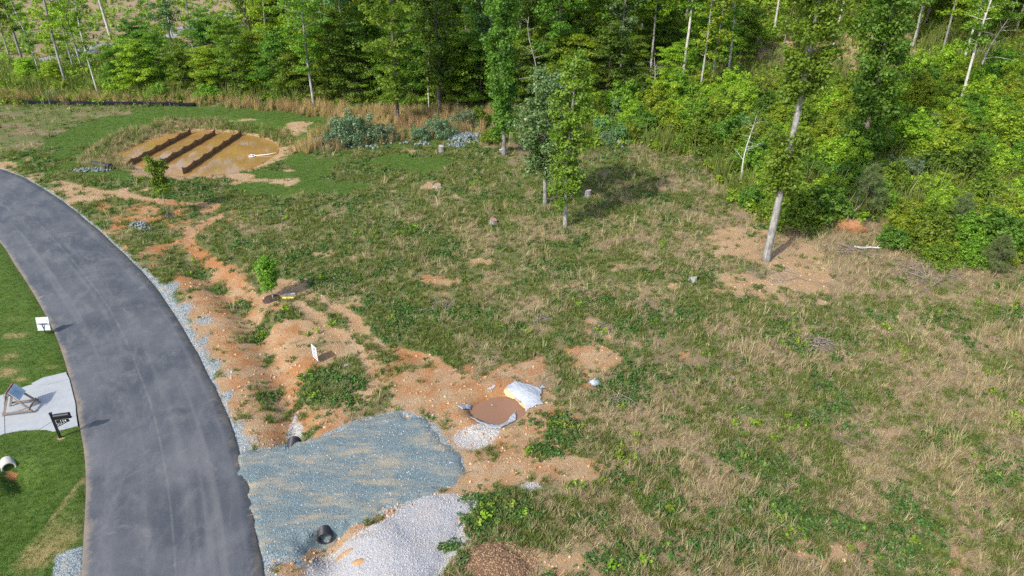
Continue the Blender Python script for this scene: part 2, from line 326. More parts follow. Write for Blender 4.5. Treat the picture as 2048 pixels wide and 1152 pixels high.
# ------------------------------------------------------------------ material helpers
class MT:
    def __init__(s, name):
        s.m = bpy.data.materials.new(name); s.m.use_nodes = True; s.t = s.m.node_tree; s.t.nodes.clear()
        s.out = s.n('ShaderNodeOutputMaterial')
    def n(s, t, **kw):
        x = s.t.nodes.new(t)
        for k, v in kw.items(): setattr(x, k, v)
        return x
    def l(s, a, b): s.t.links.new(a, b)
    def val(s, sock, v):
        if hasattr(v, 'links') or hasattr(v, 'is_linked'): s.l(v, sock)
        else: sock.default_value = v if not isinstance(v, tuple) or len(v) != 3 or sock.type == 'VECTOR' else (*v, 1)
    def noise(s, scale, det=3, rough=.6, vec=None, dist=0.0, out='Fac'):
        x = s.n('ShaderNodeTexNoise'); x.inputs['Scale'].default_value = scale; x.inputs['Detail'].default_value = det
        x.inputs['Roughness'].default_value = rough; x.inputs['Distortion'].default_value = dist
        if vec: s.l(vec, x.inputs['Vector'])
        return x.outputs[out]
    def math(s, op, a, b=0.0, clamp=False):
        x = s.n('ShaderNodeMath', operation=op, use_clamp=clamp); s.val(x.inputs[0], a); s.val(x.inputs[1], b); return x.outputs[0]
    def mix(s, f, a, b, mode='MIX'):
        x = s.n('ShaderNodeMix', data_type='RGBA', blend_type=mode); s.val(x.inputs[0], f); s.val(x.inputs[6], a); s.val(x.inputs[7], b); return x.outputs[2]
    def ramp(s, f, lo, hi, a=0.0, b=1.0):
        x = s.n('ShaderNodeMapRange', interpolation_type='SMOOTHSTEP'); s.val(x.inputs[0], f)
        for i, v in enumerate((lo, hi, a, b)): x.inputs[i + 1].default_value = v
        return x.outputs[0]
    def pos(s, scale=(1, 1, 1), which='Object'):
        c = s.n('ShaderNodeTexCoord').outputs[which]
        if scale == (1, 1, 1): return c
        m = s.n('ShaderNodeMapping'); m.inputs['Scale'].default_value = scale; s.l(c, m.inputs[0]); return m.outputs[0]
    def bump(s, h, strength=.5, dist=.02):
        x = s.n('ShaderNodeBump'); x.inputs['Strength'].default_value = strength; x.inputs['Distance'].default_value = dist; s.l(h, x.inputs['Height']); return x.outputs[0]
    def bsdf(s, col, rough=.9, spec=.2, normal=None, metal=0.0, **kw):
        b = s.n('ShaderNodeBsdfPrincipled'); s.val(b.inputs['Base Color'], col); s.val(b.inputs['Roughness'], rough)
        b.inputs['Specular IOR Level'].default_value = spec; b.inputs['Metallic'].default_value = metal
        if normal: s.l(normal, b.inputs['Normal'])
        for k, v in kw.items(): s.val(b.inputs[k], v)
        return b.outputs[0]
    def done(s, sh): s.l(sh, s.out.inputs['Surface']); return s.m
MATS = {}
def simple(name, col, rough=.8, spec=.3, var=.25, scale=6, metal=0, bump=.3, stretch=(1, 1, 1)):
    if name in MATS: return MATS[name]
    t = MT(name); p = t.pos(stretch); a = t.noise(scale, 4, .65, p); b = t.noise(scale * 5, 3, .6, p)
    f = t.math('ADD', t.math('MULTIPLY', a, .6), t.math('MULTIPLY', b, .4))
    lo, hi = tuple(c * (1 - var) for c in col), tuple(min(1, c * (1 + var)) for c in col)
    MATS[name] = t.done(t.bsdf(t.mix(t.ramp(f, .3, .7), lo, hi), rough, spec, t.bump(f, bump, .01), metal)); return MATS[name]

def ground_material():
    t = MT('ground_soil_and_grass'); p = t.pos()
    A, B = t.n('ShaderNodeAttribute', attribute_name='cover_a'), t.n('ShaderNodeAttribute', attribute_name='cover_b')
    sa, sb = t.n('ShaderNodeSeparateColor'), t.n('ShaderNodeSeparateColor'); t.l(A.outputs['Color'], sa.inputs[0]); t.l(B.outputs['Color'], sb.inputs[0])
    bare, lawn, grav = sa.outputs; white = A.outputs['Alpha']; dry, litter, tone = sb.outputs; wet = B.outputs['Alpha']
    n1, n2, n3 = t.noise(1.3, 4, .65, p), t.noise(6.5, 4, .7, p), t.noise(26, 3, .7, p)
    n4 = t.noise(.45, 3, .6, p); n5 = t.noise(70, 2, .6, p)
    fine = t.math('SUBTRACT', t.math('ADD', t.math('MULTIPLY', n2, .55), t.math('MULTIPLY', n3, .45)), .5)
    # soils
    soil = t.mix(t.ramp(t.math('ADD', tone, t.math('MULTIPLY', t.math('SUBTRACT', n1, .5), 1.3)), .3, .75), (.350, .235, .130), (.335, .150, .057))
    soil = t.mix(t.ramp(n4, .42, .72, 0, .55), soil, (.42, .32, .205))
    soil = t.mix(t.ramp(t.math('ADD', t.math('MULTIPLY', n3, .5), t.math('MULTIPLY', n2, .5)), .50, .66, 0, .75), soil, (.235, .135, .070)); soil = t.mix(t.ramp(n5, .58, .72, 0, .45), soil, (.55, .44, .31))
    soil = t.mix(wet, soil, (.33, .15, .06))
    # grass thatch: green and straw
    green = t.mix(t.ramp(n2, .3, .72), (.055, .082, .018), (.140, .170, .044)); green = t.mix(t.ramp(n1, .35, .7, 0, .5), green, (.07, .105, .03))
    straw = t.mix(t.ramp(n3, .3, .7), (.19, .135, .078), (.37, .285, .175))
    dmask = t.ramp(t.math('ADD', dry, t.math('MULTIPLY', fine, 1.5)), .36, .74)
    grass = t.mix(dmask, green, straw)
    thatch = t.ramp(t.math('ADD', n3, t.math('MULTIPLY', n1, .35)), .62, .82, 0, .55)
    grass = t.mix(thatch, grass, (.25, .19, .11))
    # close turf
    pl = t.pos((1, 1, 1)); st = t.noise(9, 4, .7, t.pos((.5, 1.6, 1))); turf = t.mix(t.ramp(t.math('ADD', t.math('MULTIPLY', st, .6), t.math('MULTIPLY', n3, .4)), .33, .66), (.038, .074, .014), (.100, .165, .032))
    turf = t.mix(t.ramp(n4, .35, .7, 0, .45), turf, (.075, .115, .014))
    turf = t.mix(t.ramp(t.math('ADD', dry, t.math('MULTIPLY', fine, 1.1)), .28, .75), turf, (.27, .21, .09))
    mpn = t.n('ShaderNodeMapping'); mpn.inputs['Rotation'].default_value = (0, 0, R(-76)); t.l(t.pos(), mpn.inputs[0])
    sod = t.n('ShaderNodeTexBrick'); t.l(mpn.outputs[0], sod.inputs['Vector']); sod.inputs['Scale'].default_value = 1.0; sod.inputs['Brick Width'].default_value = 2.4; sod.inputs['Row Height'].default_value = .62
    sod.inputs['Mortar Size'].default_value = .016; sod.inputs['Mortar Smooth'].default_value = .6; sod.inputs['Color1'].default_value = (.92, .95, .9, 1); sod.inputs['Color2'].default_value = (1.1, 1.06, 1.1, 1); sod.inputs['Mortar'].default_value = (.62, .6, .6, 1)
    xyz = t.n('ShaderNodeSeparateXYZ'); t.l(t.pos(), xyz.inputs[0]); nearl = t.math('MULTIPLY', t.ramp(xyz.outputs[0], -10, -12), t.ramp(xyz.outputs[1], 52, 46))
    turf = t.mix(t.math('MULTIPLY', nearl, .8), turf, t.mix(1.0, turf, sod.outputs['Color'], 'MULTIPLY'))
    cover = t.mix(t.ramp(t.math('ADD', lawn, t.math('MULTIPLY', fine, .6)), .4, .6), grass, turf)
    lit = t.mix(t.ramp(n3, .3, .75), (.13, .092, .055), (.33, .25, .155))
    cover = t.mix(t.ramp(t.math('ADD', litter, t.math('MULTIPLY', fine, 1.4)), .42, .72, 0, .9), cover, lit)
    bm = t.ramp(t.math('ADD', bare, t.math('ADD', t.math('MULTIPLY', fine, 1.5), t.math('MULTIPLY', t.math('SUBTRACT', n1, .5), .5))), -.07, .17)
    c = t.mix(bm, cover, soil)
    # crushed stone
    v = t.n('ShaderNodeTexVoronoi', feature='F1'); v.inputs['Scale'].default_value = 24; t.l(p, v.inputs['Vector'])
    sv = t.n('ShaderNodeSeparateColor'); t.l(v.outputs['Color'], sv.inputs[0])
    gcol = t.mix(t.ramp(sv.outputs[0], 0, 1), (.12, .155, .17), (.36, .40, .41)); gcol = t.mix(t.ramp(n1, .45, .7, 0, .6), gcol, (.40, .31, .21))
    gm = t.ramp(t.math('ADD', grav, t.math('MULTIPLY', fine, 1.3)), .38, .62); c = t.mix(gm, c, gcol)
    wcol = t.mix(t.ramp(sv.outputs[1], 0, 1), (.27, .25, .23), (.52, .50, .47))
    wm = t.ramp(t.math('ADD', white, t.math('MULTIPLY', fine, 1.5)), .40, .62); c = t.mix(wm, c, wcol)
    h = t.math('ADD', t.math('MULTIPLY', n2, .5), t.math('MULTIPLY', n3, .5))
    return t.done(t.bsdf(c, .93, .12, t.bump(h, 1.0, .11)))
def gravel_material(name, c0, c1, dust, dustamt, dots=26, stretch=(1, 1, 1)):
    t = MT(name); p = t.pos(); v = t.n('ShaderNodeTexVoronoi', feature='F1'); v.inputs['Scale'].default_value = dots; t.l(p, v.inputs['Vector'])
    s = t.n('ShaderNodeSeparateColor'); t.l(v.outputs['Color'], s.inputs[0]); n3 = t.noise(40, 3, .7, p); n1 = t.noise(.9, 4, .6, t.pos(stretch)); n2 = t.noise(3.4, 4, .7, t.pos(stretch))
    c = t.mix(t.math('ADD', t.math('MULTIPLY', s.outputs[0], .65), t.math('MULTIPLY', n3, .35)), c0, c1)
    c = t.mix(t.ramp(t.math('ADD', t.math('MULTIPLY', n1, .6), t.math('MULTIPLY', n2, .4)), .44, .64, 0, dustamt), c, dust)
    c = t.mix(t.ramp(n2, .70, .78, 0, .7), c, (.40, .23, .12))
    return t.done(t.bsdf(c, .9, .25, t.bump(t.math('ADD', v.outputs['Distance'], n3), .8, .03)))
def asphalt_material():
    t = MT('worn_asphalt'); uv = t.pos((1, 1, 1), 'UV'); p = t.pos()
    sep = t.n('ShaderNodeSeparateXYZ'); t.l(uv, sep.inputs[0]); u = sep.outputs[0]
    def mp(sx, sy):
        m = t.n('ShaderNodeMapping'); m.inputs['Scale'].default_value = (sx, sy, 1); t.l(uv, m.inputs[0]); return m.outputs[0]
    fine = t.noise(55, 3, .7, p); mid = t.noise(1.0, 5, .65, mp(7, .55), .4); big = t.noise(.30, 4, .6, p, .5); blot = t.noise(1.1, 5, .7, p, .8); lanes = t.noise(1, 3, .5, mp(9, .03))
    c = t.mix(t.ramp(big, .34, .66), (.033, .039, .050), (.068, .075, .088))
    c = t.mix(t.ramp(mid, .42, .74, 0, .6), c, (.118, .120, .124))
    c = t.mix(t.ramp(lanes, .5, .72, 0, .45), c, (.128, .128, .128))
    c = t.mix(t.ramp(blot, .54, .80, 0, .6), c, (.150, .146, .136))
    c = t.mix(t.ramp(fine, .4, .75, 0, .35), c, (.19, .185, .18))
    edge = t.math('ADD', t.math('ABSOLUTE', t.math('SUBTRACT', u, .5)), t.math('MULTIPLY', t.math('SUBTRACT', blot, .5), .16))
    c = t.mix(t.ramp(edge, .45, .51, 0, .7), c, (.22, .175, .125))
    seam = t.math('ABSOLUTE', t.math('SUBTRACT', u, t.math('ADD', .516, t.math('MULTIPLY', t.math('SUBTRACT', mid, .5), .006))))
    c = t.mix(t.math('MULTIPLY', t.ramp(seam, .012, .003, 0, 1), t.ramp(blot, .35, .65, .03, .30)), c, (.20, .185, .165))
    return t.done(t.bsdf(c, t.ramp(big, .3, .7, .62, .85), .35, t.bump(t.math('ADD', fine, t.math('MULTIPLY', mid, .5)), .5, .012)))
def leaf_material(name, c0, c1, trans=.35, rough=.5, spec=.35):
    if name in MATS: return MATS[name]
    t = MT(name); g = t.n('ShaderNodeNewGeometry'); oi = t.n('ShaderNodeObjectInfo'); a = t.n('ShaderNodeAttribute', attribute_name='tone')
    f = t.math('ADD', t.math('MULTIPLY', g.outputs['Random Per Island'], .45), t.math('MULTIPLY', a.outputs['Fac'], .55))
    c = t.mix(f, c0, c1)
    hs = t.n('ShaderNodeHueSaturation'); t.l(c, hs.inputs['Color']); t.l(t.ramp(oi.outputs['Random'], 0, 1, .482, .515), hs.inputs['Hue']); t.l(t.ramp(oi.outputs['Random'], 0, 1, .78, 1.2), hs.inputs['Value'])
    d = t.bsdf(hs.outputs[0], rough, spec); tr = t.n('ShaderNodeBsdfTranslucent'); t.l(t.mix(1.0, hs.outputs[0], (1.1, 1.35, .5), 'MULTIPLY'), tr.inputs[0])
    m = t.n('ShaderNodeMixShader'); m.inputs[0].default_value = trans; t.l(d, m.inputs[1]); t.l(tr.outputs[0], m.inputs[2])
    MATS[name] = t.done(m.outputs[0]); return MATS[name]
def bark_material(name, c0, c1):
    t = MT(name); p = t.pos((1, 1, .25)); a = t.noise(9, 4, .7, p); b = t.noise(1.3, 3, .6, t.pos()); oi = t.n('ShaderNodeObjectInfo')
    c = t.mix(t.ramp(t.math('ADD', t.math('MULTIPLY', a, .6), t.math('MULTIPLY', b, .4)), .36, .66), c0, c1)
    hs = t.n('ShaderNodeHueSaturation'); t.l(c, hs.inputs['Color']); t.l(t.ramp(oi.outputs['Random'], 0, 1, .75, 1.2), hs.inputs['Value'])
    return t.done(t.bsdf(hs.outputs[0], .9, .15, t.bump(a, .8, .03)))

# ------------------------------------------------------------------ ground sheet
def axis(lo, hi, step, glo, ghi, grow=1.13):
    a = [lo]
    while a[-1] < hi: a.append(a[-1] + (step(a[-1]) if callable(step) else step))
    s = a[-1] - a[-2]; b = [a[-1]]
    while b[-1] < ghi: s *= grow; b.append(b[-1] + s)
    s = a[1] - a[0]; c = [a[0]]
    while c[-1] > glo: s *= grow; c.append(c[-1] - s)
    return np.array(c[:0:-1] + a + b[1:])
gx = axis(-48, 42, .25, -900, 900); gy = axis(10, 92, lambda y: .17 + .0036 * (y - 10), -120, 1600)
XX, YY = np.meshgrid(gx, gy); fx, fy = XX.ravel(), YY.ravel()
FF = fields(fx, fy); fz = zt(fx, fy)
fz = fz + np.where(FF['lawnl'] > .5, 0, sstep(-.1, .4, FF['bare']) * ((fbm(fx, fy, .5, 2, 91) - .5) * .10))
nx, ny = len(gx), len(gy); ii = np.arange(nx * ny).reshape(ny, nx)
quads = np.stack([ii[:-1, :-1], ii[:-1, 1:], ii[1:, 1:], ii[1:, :-1]], -1).reshape(-1, 4)
wet = np.clip(1.0 - FF['pd'] / .6, 0, 1) * .9 + np.clip(1 - FF['qd'] / .25, 0, 1) * .6
ca = np.stack([FF['bare'], FF['lawn'], FF['grav'], FF['white']], 1).astype(np.float32)
cb = np.stack([FF['dry'], FF['litter'], FF['tone'], np.clip(wet, 0, 1)], 1).astype(np.float32)
gme = np_mesh('ground', np.stack([fx, fy, fz], 1), quads, ground_material(), True, {'cover_a': ('FLOAT_COLOR', ca), 'cover_b': ('FLOAT_COLOR', cb)})
tag(link(bpy.data.objects.new('ground', gme)), 'open ground of patchy grass and bare orange soil', kind='structure')

FZ = fz.reshape(ny, nx)
def zt1(x, y):
    i = int(np.clip(np.searchsorted(gx, x) - 1, 0, nx - 2)); j = int(np.clip(np.searchsorted(gy, y) - 1, 0, ny - 2))
    a, b = (x - gx[i]) / (gx[i + 1] - gx[i]), (y - gy[j]) / (gy[j + 1] - gy[j])
    return float((FZ[j, i] * (1 - a) + FZ[j, i + 1] * a) * (1 - b) + (FZ[j + 1, i] * (1 - a) + FZ[j + 1, i + 1] * a) * b)
def ztv(x, y):
    i = np.clip(np.searchsorted(gx, x) - 1, 0, nx - 2); j = np.clip(np.searchsorted(gy, y) - 1, 0, ny - 2)
    a, b = (x - gx[i]) / (gx[i + 1] - gx[i]), (y - gy[j]) / (gy[j + 1] - gy[j])
    return (FZ[j, i] * (1 - a) + FZ[j, i + 1] * a) * (1 - b) + (FZ[j + 1, i] * (1 - a) + FZ[j + 1, i + 1] * a) * b
def gp(u, v):
    dx, dy = (u - 1024) / FPX, (v - 576) / FPX
    x, y, z = dx * _T, (CP - dy * SP) * _T, CAM_H - (SP + dy * CP) * _T
    k = np.nonzero(z <= ztv(x, y))[0]; k = k[0] if len(k) else len(_T) - 1
    return float(x[k]), float(y[k]), zt1(x[k], y[k])
# road: crowned asphalt strip with real edges
K = 14; V, U = [], []
arc = np.concatenate([[0], np.cumsum(np.linalg.norm(np.diff((RR + RL) / 2, axis=0), axis=1))])
for i in range(len(RR)):
    wv = (vnoise(np.array([arc[i] * .9]), np.array([3.0]), 5)[0] - .5) * .10
    for k in range(K + 1):
        f = k / K; q = RL[i] * (1 - f) + RR[i] * f
        if k == K: q = q + (RR[i] - RL[i]) / 6 * wv
        V.append((q[0], q[1], .015 + .07 * (1 - (2 * f - 1) ** 2))); U.append((f, arc[i]))
    d = (RR[i] - RL[i]) / np.linalg.norm(RR[i] - RL[i]); q = RR[i] + d * .05 + (RR[i] - RL[i]) / 6 * wv; V.append((q[0], q[1], -.14)); U.append((1.01, arc[i]))
n = K + 2; ii = np.arange(len(V)).reshape(-1, n); Q = np.stack([ii[:-1, :-1], ii[:-1, 1:], ii[1:, 1:], ii[1:, :-1]], -1).reshape(-1, 4)
rme = np_mesh('road', V, Q, asphalt_material(), True); ul = rme.uv_layers.new(name='UVMap')
vi = np.empty(len(rme.loops), np.int32); rme.loops.foreach_get('vertex_index', vi); ul.data.foreach_set('uv', np.array(U, np.float32)[vi].ravel())
tag(link(bpy.data.objects.new('road', rme)), 'dusty grey asphalt road curving along the lot', kind='structure')

def patch(name, poly, topfn, m, step=.12, edge=(.45, .35), wob=.5, sink=.10):
    """a sheet of loose material heaped on the terrain, running out under it at an uneven edge"""
    x0, y0 = poly.min(0) - 1; x1, y1 = poly.max(0) + 1
    X, Y = np.meshgrid(np.arange(x0, x1, step), np.arange(y0, y1, step)); x, y = X.ravel(), Y.ravel()
    d = sdf(poly, x, y) + (fbm(x, y, .8, 4, 71) - .5) * wob * 2
    g = zt(x, y); s = sstep(-edge[1], edge[0], d); z = (g - sink) * (1 - s) + topfn(x, y, d, g) * s
    keep = d > -edge[1] - step; ii = np.arange(len(x)).reshape(X.shape)
    Q = np.stack([ii[:-1, :-1], ii[:-1, 1:], ii[1:, 1:], ii[1:, :-1]], -1).reshape(-1, 4); Q = Q[keep[Q].all(1)]
    us = np.unique(Q); mp = np.zeros(len(x), np.int32); mp[us] = np.arange(len(us))
    return link(bpy.data.objects.new(name, np_mesh(name, np.stack([x, y, z], 1)[us], mp[Q], m, True)))
m_drive = gravel_material('blue_grey_crushed_stone', (.050, .082, .094), (.185, .240, .255), (.31, .255, .17), .8, 27, (.5, 1.6, 1))
tag(patch('gravel_driveway', drive, lambda x, y, d, g: np.maximum(.07, g + .04) + (fbm(x, y, .8, 3, 9) - .5) * .07 + (fbm(x * .4, y * 2.0, 1.2, 2, 19) - .5) * .06, m_drive, .1), 'blue-grey crushed stone driveway stub', kind='structure')
m_white = gravel_material('pale_granite_gravel', (.19, .19, .205), (.43, .43, .445), (.42, .31, .2), .25, 30)
def heap(x, y, d, g):
    rx, ry = P(770, 1090); return g + .05 + .22 * np.exp(-(((x - rx) * .8 + (y - ry) * .35) / .9) ** 2 - ((y - ry) / 1.6) ** 2) + .12 * sstep(0, 1.2, d) + (fbm(x, y, .6, 2, 4) - .5) * .06
tag(patch('gravel_heap', white_pile, heap, m_white, .1), 'low spread heap of pale grey gravel below the driveway stub', 'gravel', kind='stuff')
m_mulch = simple('wood_chip_mulch', (.115, .068, .042), .95, .1, .6, 22, bump=1.0)
tag(patch('mulch_heap', mulch, lambda x, y, d, g: g + .04 + .16 * sstep(0, 1.1, d) + (fbm(x, y, .35, 2, 4) - .5) * .1, m_mulch, .08), 'low heap of brown wood mulch at the bottom edge', 'mulch', kind='stuff')

for k, (u, v, ru, rv) in enumerate(((716, 1126, 20, 11), (690, 1098, 22, 5))):
    q = np.array([P(u + math.cos(a) * ru, v + math.sin(a) * rv) for a in np.linspace(0, 6.28, 13)[:-1]])
    tag(patch('soil_spill', q, lambda x, y, d, g: heap(x, y, d + .6, g) + .05 + .04 * sstep(0, .3, d), simple('spilled_clay', (.30, .19, .10), .95, .1, .35, 9, bump=.8), .06, wob=.12, edge=(.1, .05), sink=-.12), ('tan clay spill on the pale gravel heap', 'thin streak of clay across the pale gravel heap')[k], 'soil', kind='stuff')
# water
def water_material(name, col, rough):
    t = MT(name); p = t.pos(); n = t.noise(.35, 3, .6, p); f = t.noise(5, 3, .5, p)
    return t.done(t.bsdf(t.mix(t.ramp(n, .35, .7), col, tuple(c * 1.25 for c in col)), rough, .5, t.bump(f, .06, .02)))
def sheet(name, poly, z, m, grow):
    c = poly.mean(0); q = poly + (poly - c) / np.linalg.norm(poly - c, axis=1)[:, None] * grow
    b = MB(); b.v = [(x, y, z) for x, y in q]; b.f = [list(range(len(q)))]; return b.build(name, m)
tag(sheet('pond_water', pond, WZ + .03, water_material('silty_pond_water', (.235, .135, .042), .025), .35), 'muddy tan water of the sediment pond', kind='structure')
tag(sheet('pit_water', pit, MZ, water_material('brown_pit_water', (.205, .110, .060), .07), .25), 'brown muddy water in the small pit', kind='structure')

# concrete driveway: separate slabs with joints
m_conc = simple('broom_finished_concrete', (.29, .305, .315), .85, .2, .09, 2.2, bump=.15)
cd = bpy.data.objects.new('concrete_driveway', None); link(cd); tag(cd, 'pale concrete driveway apron meeting the road', kind='structure')
def shrink(poly, e):
    p = np.array(poly); out = []
    area = sum(p[i][0] * p[(i + 1) % len(p)][1] - p[(i + 1) % len(p)][0] * p[i][1] for i in range(len(p)))
    if area < 0: p = p[::-1]
    for i in range(len(p)):
        a, b, c = p[i - 1], p[i], p[(i + 1) % len(p)]; d1, d2 = (b - a) / np.linalg.norm(b - a), (c - b) / np.linalg.norm(c - b)
        n1, n2 = np.array((-d1[1], d1[0])), np.array((-d2[1], d2[0])); k = (n1 + n2); k = k / max(.4, k @ k) * 2; out.append(b + k * e)
    return out
for pts in ([(8, 788), (30, 780), (55, 771), (67, 768), (96, 769), (139, 758), (151, 806), (153, 831), (105, 843), (78, 859), (40, 861), (10, 867)],
            [(-90, 815), (-60, 810), (8, 788), (10, 867), (-60, 893), (-90, 900)],
            [(67, 768), (62, 767), (85, 755), (132, 744), (139, 758), (96, 769)], [(78, 859), (105, 843), (153, 831), (156, 851), (132, 858), (106, 863), (95, 860)]):
    MB().poly(shrink(PW(pts, .06), .012), -.08, .062).build('slab', m_conc, cd)
MB().poly(shrink(PW([(-88, 815), (8, 790), (55, 773), (130, 748), (150, 806), (153, 847), (106, 860), (10, 865), (-88, 897)], 0), .08), -.1, .035).build('joint_bed', simple('dark_joint_bed', (.10, .09, .08)), cd)  # plain dark bed under the slabs, showing through the joints

# ------------------------------------------------------------------ foliage builders
def norm(a): return a / np.maximum(1e-6, np.linalg.norm(a, axis=-1, keepdims=True))
def leaf_cloud(name, C, Rr, cnt, size, m, r, up=.6, asp=.62, tones=None):
    """leaf-sized folded faces spread through ellipsoidal clumps"""
    C, Rr = np.array(C, float), np.array(Rr, float); cnt = np.array(cnt, int)
    i = np.repeat(np.arange(len(C)), cnt); N = len(i)
    d = norm(r.normal(size=(N, 3))) * (r.rand(N, 1) ** .45)
    p = C[i] + d * Rr[i]
    nn = norm(d * .8 + np.array((0, 0, up)) + r.normal(size=(N, 3)) * .45)
    t = norm(np.cross(nn, r.normal(size=(N, 3)))); b = np.cross(nn, t); s = (size * (.55 + .9 * r.rand(N)))[:, None]
    v = np.stack([p - t * s * .5, p + b * s * asp * .5 + nn * s * .10, p + t * s * .5 - nn * s * .12, p - b * s * asp * .5 + nn * s * .10], 1).reshape(-1, 3)
    tn = (r.rand(len(C)) if tones is None else np.array(tones))[i]; tn = np.clip(tn + .15 * (r.rand(N) - .5), 0, 1)
    return np_mesh(name, v, np.arange(N * 4).reshape(-1, 4), m, False, {'tone': ('FLOAT', np.repeat(tn, 4).astype(np.float32))})
def gen_tree(r, H, r0, h0, nb, prof, leaf, lpc, cr, flat, bark, leafm, elev=.35, wob=.25, lean=(0, 0), gaps=(), bare_limbs=0, up=.6, per=3, name=''):
    tr = MB(); n = 12; hs = np.linspace(0, 1, n); ph = r.rand(4) * 6.28
    px = lean[0] * hs * H + wob * (np.sin(hs * 5 + ph[0]) - math.sin(ph[0])) * hs; py = lean[1] * hs * H + wob * (np.sin(hs * 4 + ph[1]) - math.sin(ph[1])) * hs
    rad = r0 * (1 - .82 * hs); rad[0] = r0 * 1.35; hz = hs * H; hz[0] = -.15
    hz = np.insert(hz, 1, .35); px, py = np.insert(px, 1, px[0]), np.insert(py, 1, py[0]); rad = np.insert(rad, 1, r0 * 1.02)
    tr.tube(np.stack([px, py, hz], 1), rad, 9)
    C, Rr, cnt, tn = [], [], [], []
    az = r.rand() * 6.28
    for k in range(nb + bare_limbs):
        f = ((k + r.rand()) / nb) if k < nb else r.rand(); h = h0 + (H * .985 - h0) * f
        if k < nb and any(a < h < b for a, b in gaps): continue
        az += 2.4 + r.normal() * .3; L = prof((h - h0) / (H - h0)) * (.65 + .6 * r.rand())
        bx, by = np.interp(h, hz, px), np.interp(h, hz, py); e = elev + r.normal() * .2; pts = []
        for q in (0, .35, .7, 1.0):
            pts.append((bx + math.cos(az) * L * q * math.cos(e), by + math.sin(az) * L * q * math.cos(e), h + L * q * math.sin(e) - .10 * L * q * q + r.normal() * .05 * L * (q > 0)))
        rb = min(np.interp(h, hz, rad) * .5, .03 + .018 * L); tr.tube(pts, [rb, rb * .7, rb * .45, rb * .15], 5, False)
        if k >= nb: continue
        tone = r.rand()
        for q in np.linspace(.4, 1.05, per):
            j = min(2, int(q * 3)); a, b = np.array(pts[j]), np.array(pts[min(3, j + 1)]); c = a + (b - a) * ((q * 3 - j) if j < 2 else (q - .7) / .3)
            rr = cr * (.7 + .6 * r.rand()); C.append(c + r.normal(size=3) * .25 * rr); Rr.append((rr, rr, rr * flat)); cnt.append(int(lpc * (.6 + .8 * r.rand()))); tn.append(np.clip(tone * .6 + .4 * r.rand(), 0, 1))
    return tr.mesh(name + 'trunk', bark, True), leaf_cloud(name + 'crown', C, Rr, cnt, leaf, leafm, r, up, tones=tn)
def gen_shrub(r, H, W, n, leaf, lpc, leafm, bark, up=.55, stems=5, flat=.7):
    st = MB(); C, Rr, cnt = [], [], []
    for k in range(stems):
        a = r.rand() * 6.28; e = .35 * W * r.rand(); st.tube([(0, 0, -.1), (math.cos(a) * e * .5, math.sin(a) * e * .5, H * .4), (math.cos(a) * e, math.sin(a) * e, H * .85)], [.035, .022, .008], 5, False)
    for k in range(n):
        a, q = r.rand() * 6.28, r.rand() ** .55; h = r.rand() ** .8; lim = math.sqrt(max(.04, 1 - (h * .98) ** 2.2)); rr = W * (.20 + .14 * r.rand())
        if k % 4 == 0: h = .7 + .65 * r.rand(); lim = .75; rr *= .55
        C.append((math.cos(a) * q * lim * W * .95, math.sin(a) * q * lim * W * .95, .12 * H + h * H * .85 * (1 - .25 * q))); Rr.append((rr, rr, rr * flat)); cnt.append(int(lpc * (.6 + .8 * r.rand())))
    return st.mesh('stems', bark, True), leaf_cloud('foliage', C, Rr, cnt, leaf, leafm, r, up)

L_bright = leaf_material('spring_leaf_bright', (.145, .245, .012), (.355, .450, .040), .45)
L_mid = leaf_material('spring_leaf_mid', (.085, .175, .014), (.220, .330, .034), .45)
L_dark = leaf_material('leaf_deep_green', (.055, .125, .014), (.145, .250, .030), .44)
L_blue = leaf_material('leaf_grey_green', (.065, .160, .040), (.185, .315, .110), .33, .42, .5)
L_olive = leaf_material('leaf_silver_olive', (.070, .135, .060), (.190, .260, .150), .3, .42, .5)
L_pine = leaf_material('pine_needles', (.080, .135, .040), (.180, .240, .085), .25, .6)
B_grey = bark_material('bark_grey', (.13, .125, .12), (.34, .33, .31)); B_dark = bark_material('bark_dark', (.055, .048, .042), (.16, .14, .12)); B_pale = bark_material('bark_pale', (.26, .25, .23), (.52, .50, .46))
TW = simple('dead_wood_grey', (.205, .175, .150), .9, .1, .4, 8)

def make(name, trunk, crown, label, cat, loc, rz=0, s=1.0, group=None, pn=('trunk', 'crown'), sz=None):
    t = thing(name, label, cat, loc, rz, group); t.scale = (s, s, sz or s)
    for nm, me in zip(pn, (trunk, crown)):
        if me: link(bpy.data.objects.new(nm, me), t)
    return t

# ------------------------------------------------------------------ trees standing in the clearing
def rr_(k): return np.random.RandomState(k)
col_prof = lambda f: 1.5 * (1 - .35 * f)
def single(name, px, label, seed, s=1.0, **kw):
    x, y, z = gp(*px); a, b = gen_tree(rr_(seed), **kw); return make(name, a, b, label, 'tree', (x, y, z), 0, s)
single('young_tree', (1008, 311), 'dark green narrow tree with foliage hugging its trunk, beside the riprap patch', 1, H=17, r0=.2, h0=2.0, nb=66, prof=lambda f: 1.0 + .35 * f, leaf=.22, lpc=90, cr=.6, flat=.8, bark=B_grey, leafm=L_dark)
single('young_tree', (1090, 411), 'tree with grey-green leaves and a forked limb, left of the clearing pair', 2, H=9.9, r0=.17, h0=2.4, nb=54, prof=lambda f: .75 + 1.35 * math.sin(min(1, f * 1.2) * 2.6), leaf=.19, lpc=95, cr=.55, flat=.8, bark=B_grey, leafm=L_blue, bare_limbs=4)
